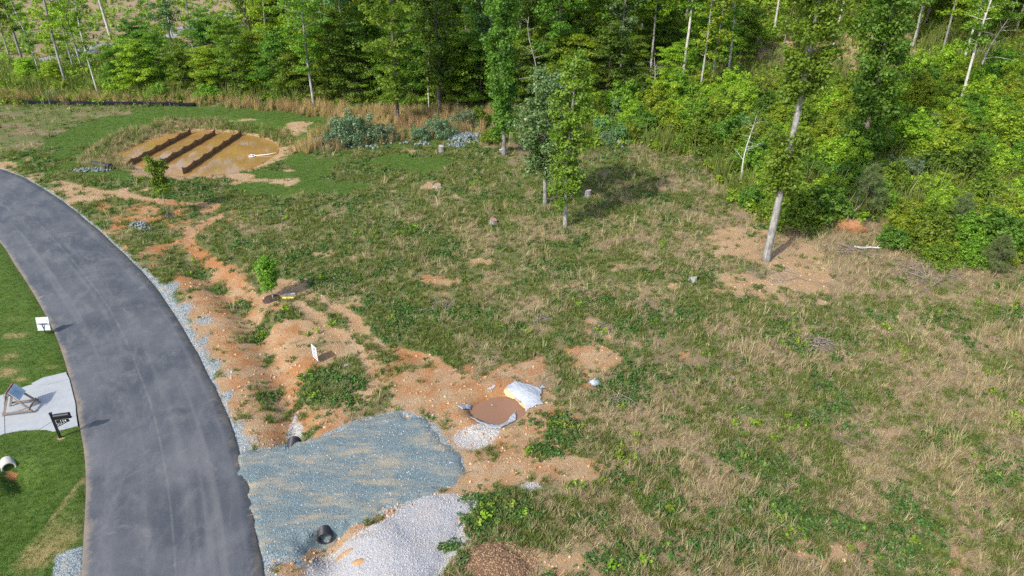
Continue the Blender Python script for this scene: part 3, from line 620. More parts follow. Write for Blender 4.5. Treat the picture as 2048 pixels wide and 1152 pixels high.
single('young_tree', (1130, 456), 'yellow-green slender tree with speckled bark, right of the clearing pair', 3, H=11.8, r0=.16, h0=2.0, nb=56, prof=lambda f: .85 + .35 * math.sin(f * 3), leaf=.19, lpc=66, cr=.48, flat=.7, bark=B_grey, leafm=L_mid, bare_limbs=6)
single('tall_tree', (1532, 521), 'tall grey-trunked tree on the sandy patch, bare below a leaf clump', 4, H=24, r0=.25, h0=4.7, nb=84, prof=lambda f: .75 + 1.2 * f, leaf=.18, lpc=150, cr=.62, flat=.7, bark=B_grey, leafm=L_mid, gaps=((8.0, 10.4),), wob=.2)
single('tall_tree', (1712, 345), 'dark green ivy-clad tall tree rising from the thicket', 5, H=22, r0=.25, h0=1.6, nb=78, prof=lambda f: 1.35 + 1.3 * f, leaf=.25, lpc=110, cr=.75, flat=.9, bark=B_dark, leafm=L_dark)
for k, (px, h, lab) in enumerate((((337, 432), 4.3, 'staked young street tree with two-tiered crown, nearer the pond'), ((546, 597), 2.5, 'small round-headed sapling beside the fallen yellow board'))):
    x, y, z = gp(*px); r = rr_(40 + k)
    a, b = gen_tree(r, H=h, r0=.035, h0=h * (.36 if k == 0 else .28), nb=26, prof=(lambda f: .95 * (1 - .35 * f) * (.45 + .55 * abs(math.cos(f * 4.2)))) if k == 0 else (lambda f: .50 * math.sin(.5 + f * 2.3)), leaf=.14, lpc=46, cr=.30, flat=.85, bark=B_grey, leafm=L_mid, elev=.6, wob=.04)
    make('sapling', a, b, lab, 'sapling', (x, y, z), group='saplings planted along the road')
    d = .62; p = np.array([(x + math.cos(t) * d * 1.15, y + math.sin(t) * d) for t in np.linspace(0, 6.28, 14)[:-1]])
    tag(patch('mulch_ring', p, lambda X, Y, D, g: g + .07 * sstep(0, .5, D) + .01, simple('dark_dyed_mulch', (.055, .035, .035), .95, .1, .5, 25, bump=1.0), .07, wob=.12, edge=(.25, .1)),
        ('dark mulch ring round the two-tiered street tree', 'dark mulch ring round the small round-headed sapling')[k], 'mulch', 'mulch rings under the saplings')

# ------------------------------------------------------------------ woodland behind
fprof = lambda f: 1.3 + 2.4 * math.sin(min(1, f * 1.1) * 2.4)
FT = []                                            # forest tree kinds (meshes shared by their copies)
for k, (lm, bk, h0, nb, cr, fl, H, r0) in enumerate(((L_mid, B_grey, 5, 40, .95, .45, 23, .19), (L_dark, B_dark, 3, 52, 1.0, .55, 24, .24), (L_bright, B_pale, 6, 30, .9, .4, 22, .15), (L_blue, B_grey, 5, 38, .9, .6, 21, .17),
                                                   (L_mid, B_dark, 2.5, 56, .95, .5, 24, .22), (L_bright, B_grey, 3, 40, 1.0, .4, 19, .14), (L_mid, B_pale, 9, 26, .9, .5, 24, .2))):
    FT.append(gen_tree(rr_(100 + k), H=H, r0=r0, h0=h0, nb=nb, prof=fprof, leaf=(.27, .30, .25, .24, .28, .26, .27)[k], lpc=95, cr=cr, flat=fl, bark=bk, leafm=lm, wob=.5, bare_limbs=6, name=''))
TH = [gen_tree(rr_(130 + k), H=20, r0=.13, h0=4, nb=24, prof=lambda f: .9 + 1.0 * f, leaf=.26, lpc=42, cr=.7, flat=.5, bark=(B_grey, B_pale)[k % 2], leafm=(L_bright, L_mid)[k % 2], wob=.6, bare_limbs=8) for k in range(3)]
US = []                                            # spreading understorey trees with layered sprays
for k, (lm, H, W) in enumerate(((L_bright, 8, 4.2), (L_mid, 7, 3.8), (L_dark, 9, 4.0), (L_bright, 5.5, 3.2), (L_mid, 10, 4.4))):
    US.append(gen_tree(rr_(150 + k), H=H, r0=.09, h0=.8, nb=46, prof=(lambda W: lambda f: W * (1 - .65 * f))(W), leaf=.22, lpc=92, cr=.85, flat=.28, bark=B_dark, leafm=lm, elev=.12, wob=.3, up=1.0))
BARE = [gen_tree(rr_(170 + k), H=(11, 8)[k], r0=.11, h0=3, nb=1, prof=lambda f: 2.6 * (1 - .4 * f), leaf=.1, lpc=1, cr=.2, flat=.5, bark=B_pale, leafm=L_mid, bare_limbs=16, wob=.8, lean=(.06, .02)) for k in range(2)]
def forest(name, px, kind, label, s=1.0, rz=None, group=None, cat='tree', lst=FT, xyz=None):
    x, y, z = xyz or gp(*px); a, b = lst[kind]
    return make(name, a, b, label, cat, (x, y, z - .05), random.random() * 6.28 if rz is None else rz, s, group)
EDGE = [  # base pixel, kind list, kind, scale, label
    ((135, 178), TH, 0, 1.25, 'pale leaning-looking trunk, thickest one just behind the silt fence'), ((198, 194), TH, 1, .85, 'thin pale trunk nearest the silt fence, left of the dark undergrowth'),
    ((48, 131), FT, 0, 1.0, 'stout trunk beside the far gravel track, at the left edge'), ((22, 122), TH, 2, .9, 'slim trunk at the far left edge above the track'), ((80, 150), TH, 1, .7, 'thinnest trunk between track and broom grass'),
    ((165, 142), FT, 2, .95, 'grey forked trunk with yellow-green leaves above the tan grass'), ((150, 146), TH, 2, .95, 'dark slim stem hard against a forked grey trunk'), ((222, 80), FT, 6, 1.2, 'big bare-trunked tree standing in the far pasture'),
    ((345, 75), TH, 1, 1.0, 'thin trunk before the sunlit pasture, left of the dark pair'), ((350, 120), FT, 3, .9, 'grey-green tree above the dark undergrowth left of centre'), ((395, 140), TH, 2, 1.05, 'slim straight trunk rising out of the bright sprays'),
    ((512, 128), FT, 0, .95, 'mid green tree right of the bright layered sprays'), ((590, 152), TH, 0, .9, 'broken-topped pale stem above the undergrowth'), ((560, 110), FT, 4, 1.0, 'dense tree near the far road end'),
    ((628, 212), FT, 0, .85, 'grey trunk at the wood edge above the broom grass, right of the pond'), ((797, 247), FT, 4, .85, 'straight grey trunk standing forward in the tan broom grass'), ((880, 217), FT, 1, .95, 'dark trunk at the wood edge behind the tan broom grass'),
    ((858, 217), TH, 1, .5, 'spindly sapling in front of the dark wood edge'), ((700, 190), FT, 2, .9, 'yellow-green tree behind the layered beech'), ((960, 180), FT, 1, .9, 'dark leafy tree left of the narrow clearing tree'),
    ((1362, 178), FT, 6, .9, 'pale tall trunk at the thicket top, left of the sunny bank'), ((1398, 197), TH, 0, 1.0, 'slender pale trunk just right of the tall pale one'), ((1420, 188), TH, 2, .9, 'thin trunk in bright leaves left of the sunny bank'), ((1453, 168), TH, 1, 1.05, 'pale slender trunk nearest the sunny bank'),
    ((1546, 72), FT, 6, .8, 'pale-stemmed tree at the top of the sunny bank'), ((1560, 128), TH, 0, .7, 'short pale trunk at the left of the sunny bank'), ((1912, 234), FT, 6, .75, 'twisted grey trunk standing in the right thicket'), ((1665, 96), FT, 6, .7, 'pale trunk at the crest right of the sunny bank'),
    ((1824, 97), TH, 1, .95, 'pale leaning trunk on the right crest, leftmost of three'), ((1882, 112), TH, 0, 1.0, 'pale leaning trunk on the right crest, middle of three'), ((1924, 132), FT, 2, .9, 'pale stout leaning trunk on the right crest, rightmost of three'), ((2030, 66), TH, 1, 1.0, 'pale trunk at the top right corner'),
    ((1110, 150), FT, 4, .95, 'tree with dead grey limbs behind the clearing pair'), ((1240, 170), FT, 3, .9, 'silvery grey-green tree above the thicket'), ((1165, 120), FT, 5, 1.0, 'yellow-green tree behind the clearing pair'), ((1300, 150), FT, 2, 1.0, 'bright tree between the silvery tree and the pale trunk')]
for px, lst, kd, s, lab in EDGE: forest('woodland_tree', px, kd, lab, s, lst=lst, group='trees along the edge of the wood')
def spread(poly_px, gap, seed, tries=3000, world=None):
    r = rr_(seed); q = world if world is not None else PW(poly_px); lo, hi = q.min(0), q.max(0); out = []
    c = lo + (hi - lo) * r.rand(tries, 2); c = c[sdf(q, c[:, 0], c[:, 1]) > 0]
    for p in c:
        if all((p[0] - o[0]) ** 2 + (p[1] - o[1]) ** 2 > gap * gap for o in out): out.append(p)
    return out
deep = np.array([(-30, 88), (-8, 86), (4, 80), (14, 84), (24, 96), (30, 118), (62, 128), (110, 130), (130, 170), (40, 168), (-40, 165), (-46, 145), (-38, 110)])
for i, p in enumerate(spread(None, 7.4, 5, world=deep)):
    uu, vv, _ = proj(p[0], p[1], zt1(*p))
    if 1470 < uu < 1790 and vv > 68: continue
    forest('woodland_tree', None, random.choice((0, 0, 1, 1, 2, 3, 4, 4, 5)), 'leafy tree deep inside the wood, ' + next(zn for lim, zn in ((-25, 'beyond the pond'), (-8, 'beyond the broom grass'), (6, 'beyond the clearing pair'), (25, 'left of the sunny bank'), (60, 'behind the sunny bank'), (999, 'behind the right crest')) if p[0] < lim) + (', nearer rows' if p[1] < 115 else ', far rows'), .8 + .35 * random.random(), xyz=(p[0], p[1], zt1(*p)), group='trees deep inside the wood')
right = np.array([(38, 108), (52, 88), (74, 80), (130, 110), (110, 140), (50, 130)])
for p in spread(None, 5.2, 8, world=right):
    uu, vv, _ = proj(p[0], p[1], zt1(*p))
    if 1470 < uu < 1790 and vv > 68: continue
    forest('woodland_tree', None, random.choice((0, 1, 4, 5)), 'leafy tree on the wooded crest at the upper right', .75 + .3 * random.random(), xyz=(p[0], p[1], zt1(*p)), group='trees on the right crest')
UPX = [(60, 165), (110, 172), (250, 178), (285, 186), (330, 178), (300, 160), (375, 182), (420, 186), (440, 165), (480, 190), (520, 182), (560, 192), (596, 196), (640, 186), (672, 198), (715, 202), (745, 192), (780, 196), (825, 200), (850, 192), (905, 204), (935, 200), (960, 208), (985, 200),
       (1040, 200), (1075, 190), (1120, 205), (1165, 205), (1210, 210), (1260, 190), (1330, 180), (1180, 165), (1390, 150), (1430, 130), (900, 170), (820, 160), (600, 150), (520, 150), (420, 140), (700, 160), (470, 120), (560, 120), (1480, 110), (1200, 130), (1330, 120)]
for i, px in enumerate(UPX):
    kd = (0, 2, 1, 0, 4, 2, 1, 0, 2, 4)[i % 10]; s = .62 + .4 * random.random()
    if px[0] < 240: kd, s = 3, .55
    zone = next(zn for lim, zn in ((230, 'behind the silt fence'), (400, 'above the left end of the pond'), (560, 'above the right end of the pond'), (700, 'left of the broom grass trunk'), (870, 'behind the tan broom grass'), (1000, 'left of the narrow dark green tree'), (1180, 'behind the clearing pair'), (1350, 'left of the pale tall trunk'), (9999, 'right of the pale tall trunk')) if px[0] < lim) + (', set back in the wood' if px[1] < 170 else '')
    forest('understorey_tree', px, kd, ('bright spreading understorey tree ', 'mid green spreading understorey tree ', 'deep green understorey tree ', 'low yellow-green understorey tree ', 'tall mid green understorey tree ')[kd] + zone,
           s, lst=US, group=('bright understorey trees', 'mid green understorey trees', 'deep green understorey trees', 'low understorey trees by the silt fence', 'tall understorey trees')[kd])
for px, k, lab in (((1070, 215), 0, 'dead bare tree with crooked grey limbs behind the clearing pair'), ((1300, 215), 1, 'bare bleached dead tree at the left of the thicket'), ((1480, 372), 1, 'leafless grey sapling cluster at the thicket front'), ((1950, 180), 0, 'bare pale tree among the right thicket')):
    forest('dead_tree', px, k, lab, .7 if k else .9, lst=BARE)

# ------------------------------------------------------------------ shrubs
SH = []
for k, (lm, H, W, n, up) in enumerate(((L_bright, 1.7, 1.7, 46, .6), (L_mid, 2.4, 2.1, 60, .55), (L_dark, 2.6, 2.0, 60, .5), (L_olive, 1.8, 2.0, 54, .4), (L_bright, 3.0, 2.2, 64, .8), (L_mid, 1.2, 1.5, 40, .6), (L_blue, 2.6, 1.9, 50, .5))):
    SH.append(gen_shrub(rr_(200 + k), H, W, int(n * 1.3), (.14, .16, .18, .12, .17, .13, .15)[k], 88, lm, B_dark, up))
SLAB = ['low bright yellow-green shrub in the thicket', 'rounded mid green shrub in the thicket', 'dense deep green shrub in the thicket', 'grey-olive shrub in the thicket', 'tall bright green shrub in the thicket', 'knee-high green shrub in the thicket', 'grey-green leafy shrub in the thicket']
def shrub(px, k, label, s=1.0, group=None, xyz=None, name='shrub'):
    x, y, z = xyz or gp(*px); a, b = SH[k]
    return make(name, a, b, label, 'shrub', (x, y, z), random.random() * 6.28, s * (.9 + .2 * random.random()), group, ('stems', 'foliage'))
rpx, rpy = gp(1692, 456)[:2]
tq = np.vstack([thicket[:12], PW([(2300, 200)]), [(56, 78), (30, 80), (12, 78), (4, 76)]])
hb = gpc[0]
for p in spread(None, 1.9, 9, 5200, world=tq):
    u, v, d = proj(p[0], p[1], 0)
    if u > 2250 or u < 1150: continue
    u2, v2, _ = proj(p[0], p[1], zt1(p[0], p[1])); bank_ = 1470 < u2 < 1770 and 70 < v2 < 205
    if bank_ and random.random() < .62: continue
    if np.hypot(p[0] - rpx, p[1] - rpy) < 2.0: continue
    n = fbm(np.array([p[0]]), np.array([p[1]]), 7, 2, 88)[0]
    k = int(np.clip(((n - .25) * 2.0) * 7 + random.random() * 2.5 - 1, 0, 6)); near = -sdf(thicket, p[:1], p[1:])[0] > -1.6
    if p[1] > 58 and p[0] > 18 and random.random() < .7: k = random.choice((0, 4, 4, 1))
    elif k in (3, 6) and random.random() < .5: k = random.choice((1, 4, 2))
    if bank_: k = random.choice((0, 0, 5))
    s = (.62 if near else .8 + .35 * random.random()) * (1 if d < 75 else 1.1)
    fr = -sdf(thicket, p[:1], p[1:])[0]
    row = 'at the thicket front' if near else ('midway up the thicket' if p[1] < 62 else 'high in the thicket')
    side = next(zn for lim, zn in ((1350, 'above the grey stump'), (1480, 'behind the glossy corner bush'), (1620, 'behind the tall tree'), (1790, 'around the ivy-clad tree'), (1930, 'below the twisted grey trunk'), (9999, 'at the right edge')) if u2 < lim)
    shrub(None, k, SLAB[k][:-15] + ' ' + row + ', ' + side, s, 'thicket shrubs: ' + SLAB[k][:-15] + ', ' + row + ', ' + side, (p[0], p[1], zt1(p[0], p[1]) - .05))
for px, k, s, lab in (((706, 283), 3, 1.35, 'big silvery-olive bush beside the pond outlet'), ((676, 292), 3, .8, 'small olive bush left of the big silvery one'), ((765, 283), 3, .85, 'low olive bush among broom grass right of the big silvery one'), ((840, 278), 3, .7, 'low olive bush left of the riprap patch'),
                   ((880, 272), 3, .95, 'dark olive bush just left of the riprap patch'), ((930, 252), 3, .85, 'olive bush behind the riprap patch'), ((958, 250), 1, .7, 'green bush behind the riprap patch, by the narrow tree'), ((1235, 288), 6, .7, 'grey-green bush behind the grey stump'),
                   ((1205, 278), 6, .8, 'grey-green bush left of the one behind the stump'), ((1396, 310), 1, .95, 'glossy rounded bush standing out at the thicket corner'), ((985, 285), 5, .9, 'low green growth at the foot of the narrow tree'), ((1875, 520), 0, .85, 'yellowest low shrub at the front of the thicket'),
                   ((1580, 452), 1, 1.15, 'broad green bush right behind the tall tree on sand'), ((1640, 450), 2, 1.1, 'dark bush left of the orange root plate'), ((560, 200), 5, 1.0, 'weedy green bush behind the silt fence end'), ((130, 188), 0, .9, 'weedy yellow-green bush behind the silt fence'), ((60, 190), 5, 1.1, 'green bush behind the left end of the silt fence'),
                   ((110, 200), 3, .6, 'grey-green bush touching the silt fence'), ((320, 200), 5, 1.2, 'low green bush behind the silt fence, below the dark undergrowth'), ((420, 202), 5, 1.2, 'low green bush at the right end of the silt fence'), ((230, 196), 0, .9, 'yellow-green bush behind the middle of the silt fence'), ((1245, 240), 1, 1.4, 'leafy bush massed behind the grey stump'), ((1300, 250), 4, 1.1, 'bright bush at the left end of the thicket')):
    shrub(px, k, lab, s)
# young pines: whorls of drooping needle sprays
def gen_pine(r, H, W):
    st = MB(); st.tube([(0, 0, -.1), (0, 0, H * .5), (0, 0, H)], [.06, .04, .01], 6); C, Rr, cnt = [], [], []
    for k in range(70):
        f = r.rand() ** 1.15; h = .15 * H + .85 * H * f; L = W * (1 - f) ** .75 * (.5 + .5 * r.rand()) + .08; a = r.rand() * 6.28
        e = (math.cos(a) * L, math.sin(a) * L, h + .25 * L); st.tube([(0, 0, h - .1 * L), e], [.015, .006], 4, False)
        for q in (.55, .8, 1): C.append((e[0] * q, e[1] * q, h + .25 * L * q)); Rr.append((.26, .26, .22)); cnt.append(34)
    C, Rr = np.array(C), np.array(Rr); i = np.repeat(np.arange(len(C)), cnt); N = len(i); d = norm(r.normal(size=(N, 3)) + np.array((0, 0, .5))); c = C[i]; s = (.20 + .16 * r.rand(N))[:, None]
    t = norm(np.cross(d, r.normal(size=(N, 3)))) * .014; v = np.stack([c - t, c + t, c + d * s * 1.2], 1).reshape(-1, 3)
    tn = np.repeat(r.rand(N), 3).astype(np.float32)
    return st.mesh('trunk', B_dark, True), np_mesh('crown', v, np.arange(N * 3).reshape(-1, 3), L_pine, False, {'tone': ('FLOAT', tn)})
PN = [gen_pine(rr_(300), 3.6, 1.7), gen_pine(rr_(301), 2.6, 1.2)]
for px, k, s, lab in (((1722, 432), 0, 1.05, 'bushy young pine left of the thicket front, above the root plate'), ((1985, 545), 1, .9, 'small grey-green pine at the right front of the thicket'), ((1905, 480), 0, .9, 'young pine with a bare leaning stem in the right thicket'), ((1850, 300), 0, .9, 'soft pale pine midway up the right thicket')):
    x, y, z = gp(*px); make('young_pine', PN[k][0], PN[k][1], lab, 'pine', (x, y, z), random.random() * 6, s)

# ------------------------------------------------------------------ ground growth: instanced tufts (uncountable)
def blade_mesh(name, n, h, spread_, wd, m, r, lean=.35, fan=.12, dry_tip=False):
    V, Fq, tn = [], [], []
    for k in range(n):
        a, q = r.rand() * 6.28, r.rand() ** .5 * fan; x, y = math.cos(a) * q, math.sin(a) * q; hh = h * (.55 + .7 * r.rand()); la = a + r.normal() * .7; L = hh * lean * (.3 + r.rand())
        p = np.array((x, y, -.02)); t = np.array((x + math.cos(la) * L * .4, y + math.sin(la) * L * .4, hh * .6)); e = np.array((x + math.cos(la) * L, y + math.sin(la) * L, hh))
        sd_ = np.array((-math.sin(la + r.normal() * .8), math.cos(la + r.normal() * .8), 0)) * wd * .5; b = len(V)
        V += [p - sd_, p + sd_, t - sd_ * .8, t + sd_ * .8, e - sd_ * .25, e + sd_ * .25]; Fq += [(b, b + 1, b + 3, b + 2), (b + 2, b + 3, b + 5, b + 4)]; tn += [r.rand()] * 6
    me = np_mesh(name, V, Fq, m, False, {'tone': ('FLOAT', np.array(tn, np.float32))}); return bpy.data.objects.new(name, me)
def weed_mesh(name, n, rad, h, leaf, m, r):
    C = [(r.normal() * rad * .5, r.normal() * rad * .5, h * (.25 + .6 * r.rand())) for _ in range(4)]
    me = leaf_cloud(name, C, [(rad * .7, rad * .7, h * .55)] * 4, [n // 4] * 4, leaf, m, r, .8); return bpy.data.objects.new(name, me)
def stone_mesh(name, m, r, sub=1):
    import bmesh
    bm = bmesh.new(); bmesh.ops.create_icosphere(bm, subdivisions=sub, radius=.5)
    for v in bm.verts: v.co *= .75 + .5 * r.rand(); v.co.z *= .75
    me = bpy.data.meshes.new(name); bm.to_mesh(me); bm.free(); me.materials.append(m); return bpy.data.objects.new(name, me)
def scatter(name, protos, x, y, scl, idx, label, cat, tilt=.15, zoff=0.0, sz=None, z=None, r=rs):
    n = len(x); z = ztv(x, y) if z is None else z
    me = np_mesh(name, np.stack([x, y, z + zoff], 1), np.zeros((0, 3)), None) if False else bpy.data.meshes.new(name)
    me.vertices.add(n); me.vertices.foreach_set('co', np.stack([x, y, z + zoff], 1).astype(np.float32).ravel())
    for nm, typ, arr, key in (('rot', 'FLOAT_VECTOR', np.stack([r.normal(size=n) * tilt, r.normal(size=n) * tilt, r.rand(n) * 6.28], 1), 'vector'), ('scl', 'FLOAT', scl, 'value'), ('idx', 'INT', idx, 'value')):
        a = me.attributes.new(nm, typ, 'POINT'); a.data.foreach_set(key, np.asarray(arr, np.int32 if typ == 'INT' else np.float32).ravel())
    o = link(bpy.data.objects.new(name, me)); tag(o, label, cat, kind='stuff')
    g = bpy.data.node_groups.new(name + '_nodes', 'GeometryNodeTree'); g.interface.new_socket('Geometry', in_out='INPUT', socket_type='NodeSocketGeometry'); g.interface.new_socket('Geometry', in_out='OUTPUT', socket_type='NodeSocketGeometry')
    N, L = g.nodes.new, g.links.new; gi, go = N('NodeGroupInput'), N('NodeGroupOutput'); iop = N('GeometryNodeInstanceOnPoints'); gig = N('GeometryNodeGeometryToInstance')
    for p in reversed(protos):
        oi = N('GeometryNodeObjectInfo'); oi.inputs['Object'].default_value = p; L(oi.outputs['Geometry'], gig.inputs[0])
    def at(nm, typ):
        q = N('GeometryNodeInputNamedAttribute'); q.data_type = typ; q.inputs['Name'].default_value = nm; return q.outputs['Attribute']
    L(gi.outputs[0], iop.inputs['Points']); L(gig.outputs[0], iop.inputs['Instance']); iop.inputs['Pick Instance'].default_value = True
    L(at('idx', 'INT'), iop.inputs['Instance Index']); e2r = N('FunctionNodeEulerToRotation'); L(at('rot', 'FLOAT_VECTOR'), e2r.inputs[0]); L(e2r.outputs[0], iop.inputs['Rotation']); L(at('scl', 'FLOAT'), iop.inputs['Scale'])
    L(iop.outputs[0], go.inputs[0]); md = o.modifiers.new('scatter', 'NODES'); md.node_group = g
    return o
G_grass = leaf_material('field_grass', (.075, .114, .026), (.215, .238, .064), .3, .6, .2)
G_turf = leaf_material('turf_grass', (.050, .105, .016), (.140, .220, .040), .3, .6, .2)
G_dry = leaf_material('dry_grass', (.25, .190, .105), (.48, .39, .235), .3, .7, .15)
G_broom = leaf_material('broom_sedge', (.27, .17, .080), (.52, .37, .19), .3, .7, .15)
G_weed = leaf_material('broadleaf_weed', (.036, .092, .018), (.110, .195, .040), .32, .5, .3)
G_lime = leaf_material('lime_weed', (.13, .22, .015), (.26, .36, .03), .35, .5, .3)
r = rr_(500)
T_grass = [blade_mesh('grass_tuft', 16, .17, .1, .022, G_grass, r, .6, .13) for _ in range(4)]
T_dry = [blade_mesh('dry_tuft', 12, .26, .1, .016, G_dry, r, .9, .12) for _ in range(3)] + [blade_mesh('dry_tuft', 12, .55, .1, .016, G_dry, r, .45, .10) for _ in range(2)]
T_weed = [weed_mesh('weed', 26, .17, .15, .10, G_weed, r) for _ in range(3)]
T_lime = [weed_mesh('weed', 40, .22, .26, .12, G_lime, r) for _ in range(2)]
T_turf = [blade_mesh('turf_tuft', 14, .055, .05, .018, G_turf, r, .7, .12) for _ in range(3)]
T_broom = [blade_mesh('broom_tuft', 26, 1.05, .2, .022, G_broom, r, .22, .16) for _ in range(3)] + [blade_mesh('broom_tuft', 18, .8, .2, .016, G_dry, r, .4, .2) for _ in range(2)]
T_reed = [blade_mesh('reed_tuft', 20, .75, .2, .024, G_grass, r, .35, .2) for _ in range(2)] + [blade_mesh('reed_tuft', 18, .6, .2, .022, G_dry, r, .4, .2)]
# candidates inside the view (with a margin for a step to the side), thinner with distance
def candidates(n, ymin, ymax, seed, power=1.0):
    r = rr_(seed); y = ymin * (ymax / ymin) ** (r.rand(n) ** power); hw = (y * CP + CAM_H * SP) * .80 + 3; x = (r.rand(n) * 2 - 1) * hw; return x, y, r
x, y, r = candidates(230000, 13, 92, 1)
F = fields(x, y); fine = (fbm(x, y, .35, 2, 5) - .5)
off = (F['rd'] > .12) & (F['pd'] > .5) & (F['qd'] > .5) & (sdf(drive, x, y) < -.1) & (sdf(white_pile, x, y) < -.1) & (sdf(mulch, x, y) < 0)
conc = PW([(-90, 815), (8, 788), (55, 770), (85, 754), (133, 743), (152, 800), (158, 852), (106, 864), (70, 860), (10, 868), (-90, 902)]); off &= (sdf(conc, x, y) < .02) & (np.hypot(x + 20.6, y - 20.9) > .32)
grow = off & (F['bare'] + fine * 1.7 < -.02 + .16 * r.normal(size=len(x)) + .9 * (r.rand(len(x)) < .035)) & (F['grav'] < .45) & (F['white'] < .4)
dist = np.hypot(y, 20); big = .85 + np.clip((dist - 30) / 60, 0, 1) * .7
field = grow & (F['lawn'] < .5) & (F['far'] < .5) & (F['forest'] < .9)
isdry = F['dry'] + fine * 1.5 + r.normal(size=len(x)) * .27 > .455
m1 = field & ~isdry & (r.rand(len(x)) > F['litter'] * .8) & (r.rand(len(x)) > F['gf'] * .75)
wd = fbm(x, y, 1.5, 3, 66) + fine * .6
mw = m1 & (wd > .56); mg = m1 & ~mw
k = mg & (r.rand(len(x)) < .85); scatter('field_grass', T_grass, x[k], y[k], big[k] * (.6 + .7 * r.rand(k.sum())), r.randint(0, 4, k.sum()), 'short green grass growing over the clearing', 'grass', r=r)
k = mw & (r.rand(len(x)) < .55); scatter('field_weeds', T_weed, x[k], y[k], big[k] * (.55 + .8 * r.rand(k.sum())), r.randint(0, 3, k.sum()), 'low broadleaf weeds in dark green patches', 'weeds', r=r)
k = field & isdry & (r.rand(len(x)) < .40); ht = fbm(x, y, 3.0, 2, 99); tall = (ht[k] + .2 * r.normal(size=k.sum()) > .70)
scatter('dry_grass', T_dry, x[k], y[k], big[k] * (.5 + .7 * r.rand(k.sum())), np.where(tall, r.randint(3, 5, k.sum()), r.randint(0, 3, k.sum())), 'straw-coloured dry grass over the clearing', 'grass', tilt=.25, r=r)
k = grow & (F['lawn'] >= .5) & (r.rand(len(x)) > F['dry'] * .8) & (r.rand(len(x)) > .35 * F['lawnl']); scatter('turf', T_turf, x[k], y[k], .7 * big[k] * (.7 + .7 * r.rand(k.sum())), r.randint(0, 3, k.sum()), 'close green turf of the lawns', 'grass', r=r)
k = field & ((r.rand(len(x)) < .02) & (fbm(x, y, 2.6, 2, 444) > .70)); scatter('lime_weeds', T_lime, x[k], y[k], .5 + .7 * r.rand(k.sum()), r.randint(0, 2, k.sum()), 'scattered bright lime-green weeds', 'weeds', r=r)
def in_polys(polys, per_m2, seed):
    r = rr_(seed); xs, ys = [], []
    for q in polys:
        lo, hi = q.min(0) - 1, q.max(0) + 1; n = int((hi - lo).prod() * per_m2); xs.append(lo[0] + (hi - lo)[0] * r.rand(n)); ys.append(lo[1] + (hi - lo)[1] * r.rand(n))
    return np.concatenate(xs), np.concatenate(ys), r
x, y, r = in_polys([b for b in broom], 5, 21); F = fields(x, y)
k = (F['broom'] > .55) & (F['pd'] > 1) & (fbm(x, y, 2.2, 2, 33) > .34 + .16 * (x > 8))
scatter('broom_sedge', T_broom, x[k], y[k], .55 + .6 * r.rand(k.sum()), np.where((x[k] > 8) | (r.rand(k.sum()) < .25), r.randint(3, 5, k.sum()), r.randint(0, 3, k.sum())), 'tall tan broom sedge along the wood edge', 'grass', r=r)
x, y, r = in_polys([reed], 16, 22); F = fields(x, y); k = (F['reed'] > .4) & (F['pd'] > .35) & (F['pd'] < 4.5) & (fbm(x, y, 1.2, 2, 34) > .27)
dsel = (x[k] < -31) & (r.rand(k.sum()) < .75)
scatter('pond_reeds', T_reed, x[k], y[k], .35 + .55 * r.rand(k.sum()), np.where(dsel, 2, r.choice([0, 1, 0, 1, 2], k.sum())), 'rushes and dry grass round the pond bank', 'grass', r=r)
x, y, r = candidates(60000, 45, 105, 2, .8); F = fields(x, y)
k = (F['thicket'] > .4) | (F['forest'] > .4); k &= (r.rand(len(x)) < .5) & (F['far'] < .5) & ((F['hb'] < .25) | (r.rand(len(x)) < .5))
scatter('underbrush', T_weed + T_lime + T_reed, x[k], y[k], 1.2 + 1.6 * r.rand(k.sum()), r.choice([0, 1, 2, 3, 4, 3, 4, 3, 5, 6], k.sum()), 'low green underbrush below the trees', 'underbrush', r=r)
CLP = [(1000, 1005, 60), (1040, 1030, 40), (960, 1040, 30), (1110, 840, 40), (1130, 870, 40), (1235, 775, 36), (1250, 800, 30), (1480, 905, 50), (1540, 935, 50), (1580, 1030, 60), (1620, 1050, 50), (1700, 1060, 40), (1880, 640, 50), (1600, 690, 50), (1690, 680, 40), (1570, 650, 40), (700, 765, 24), (640, 790, 36), (690, 800, 30), (480, 600, 20),
       (1400, 545, 70), (1300, 640, 50), (900, 1090, 20), (940, 1140, 30), (1900, 880, 40), (1980, 960, 60), (1330, 1010, 40), (1420, 1100, 60), (1240, 960, 40), (1780, 1100, 60), (1090, 900, 30), (1200, 1040, 40), (620, 500, 60), (700, 560, 70), (860, 500, 80), (1180, 600, 60), (800, 640, 50), (760, 450, 60), (1000, 1130, 14), (1250, 1120, 60), (1520, 1000, 50)]
xs, ys = [], []; r = rr_(808)
for u, v, ru in CLP:
    n = int(ru * 2.2); a = r.normal(size=(n, 2)) * .62; q = np.array([P(u + du * ru, v + dv * ru * .45) for du, dv in a]); xs.append(q[:, 0]); ys.append(q[:, 1])
x, y = np.concatenate(xs), np.concatenate(ys); k = (sdf(drive, x, y) < -.3) & (sdf(mulch, x, y) < -.1) & (sdf(white_pile, x, y) < .8); x, y = x[k], y[k]
scatter('weed_clumps', T_weed + T_lime, x, y, .45 + .8 * r.rand(len(x)) ** 1.5, r.choice([0, 1, 2] * 12 + [3], len(x)), 'leafy dark green weed clumps dotted over the clearing', 'weeds', r=r)
x, y, r = candidates(30000, 95, 200, 3); F = fields(x, y); k = (x > -40) | (r.rand(len(x)) < .15)
scatter('far_underbrush', T_weed + T_lime + T_reed, x[k], y[k], 2.0 + 2.5 * r.rand(k.sum()), r.choice([0, 1, 2, 3, 4, 3, 4, 3], k.sum()), 'underbrush in the depth of the wood', 'underbrush', r=r)
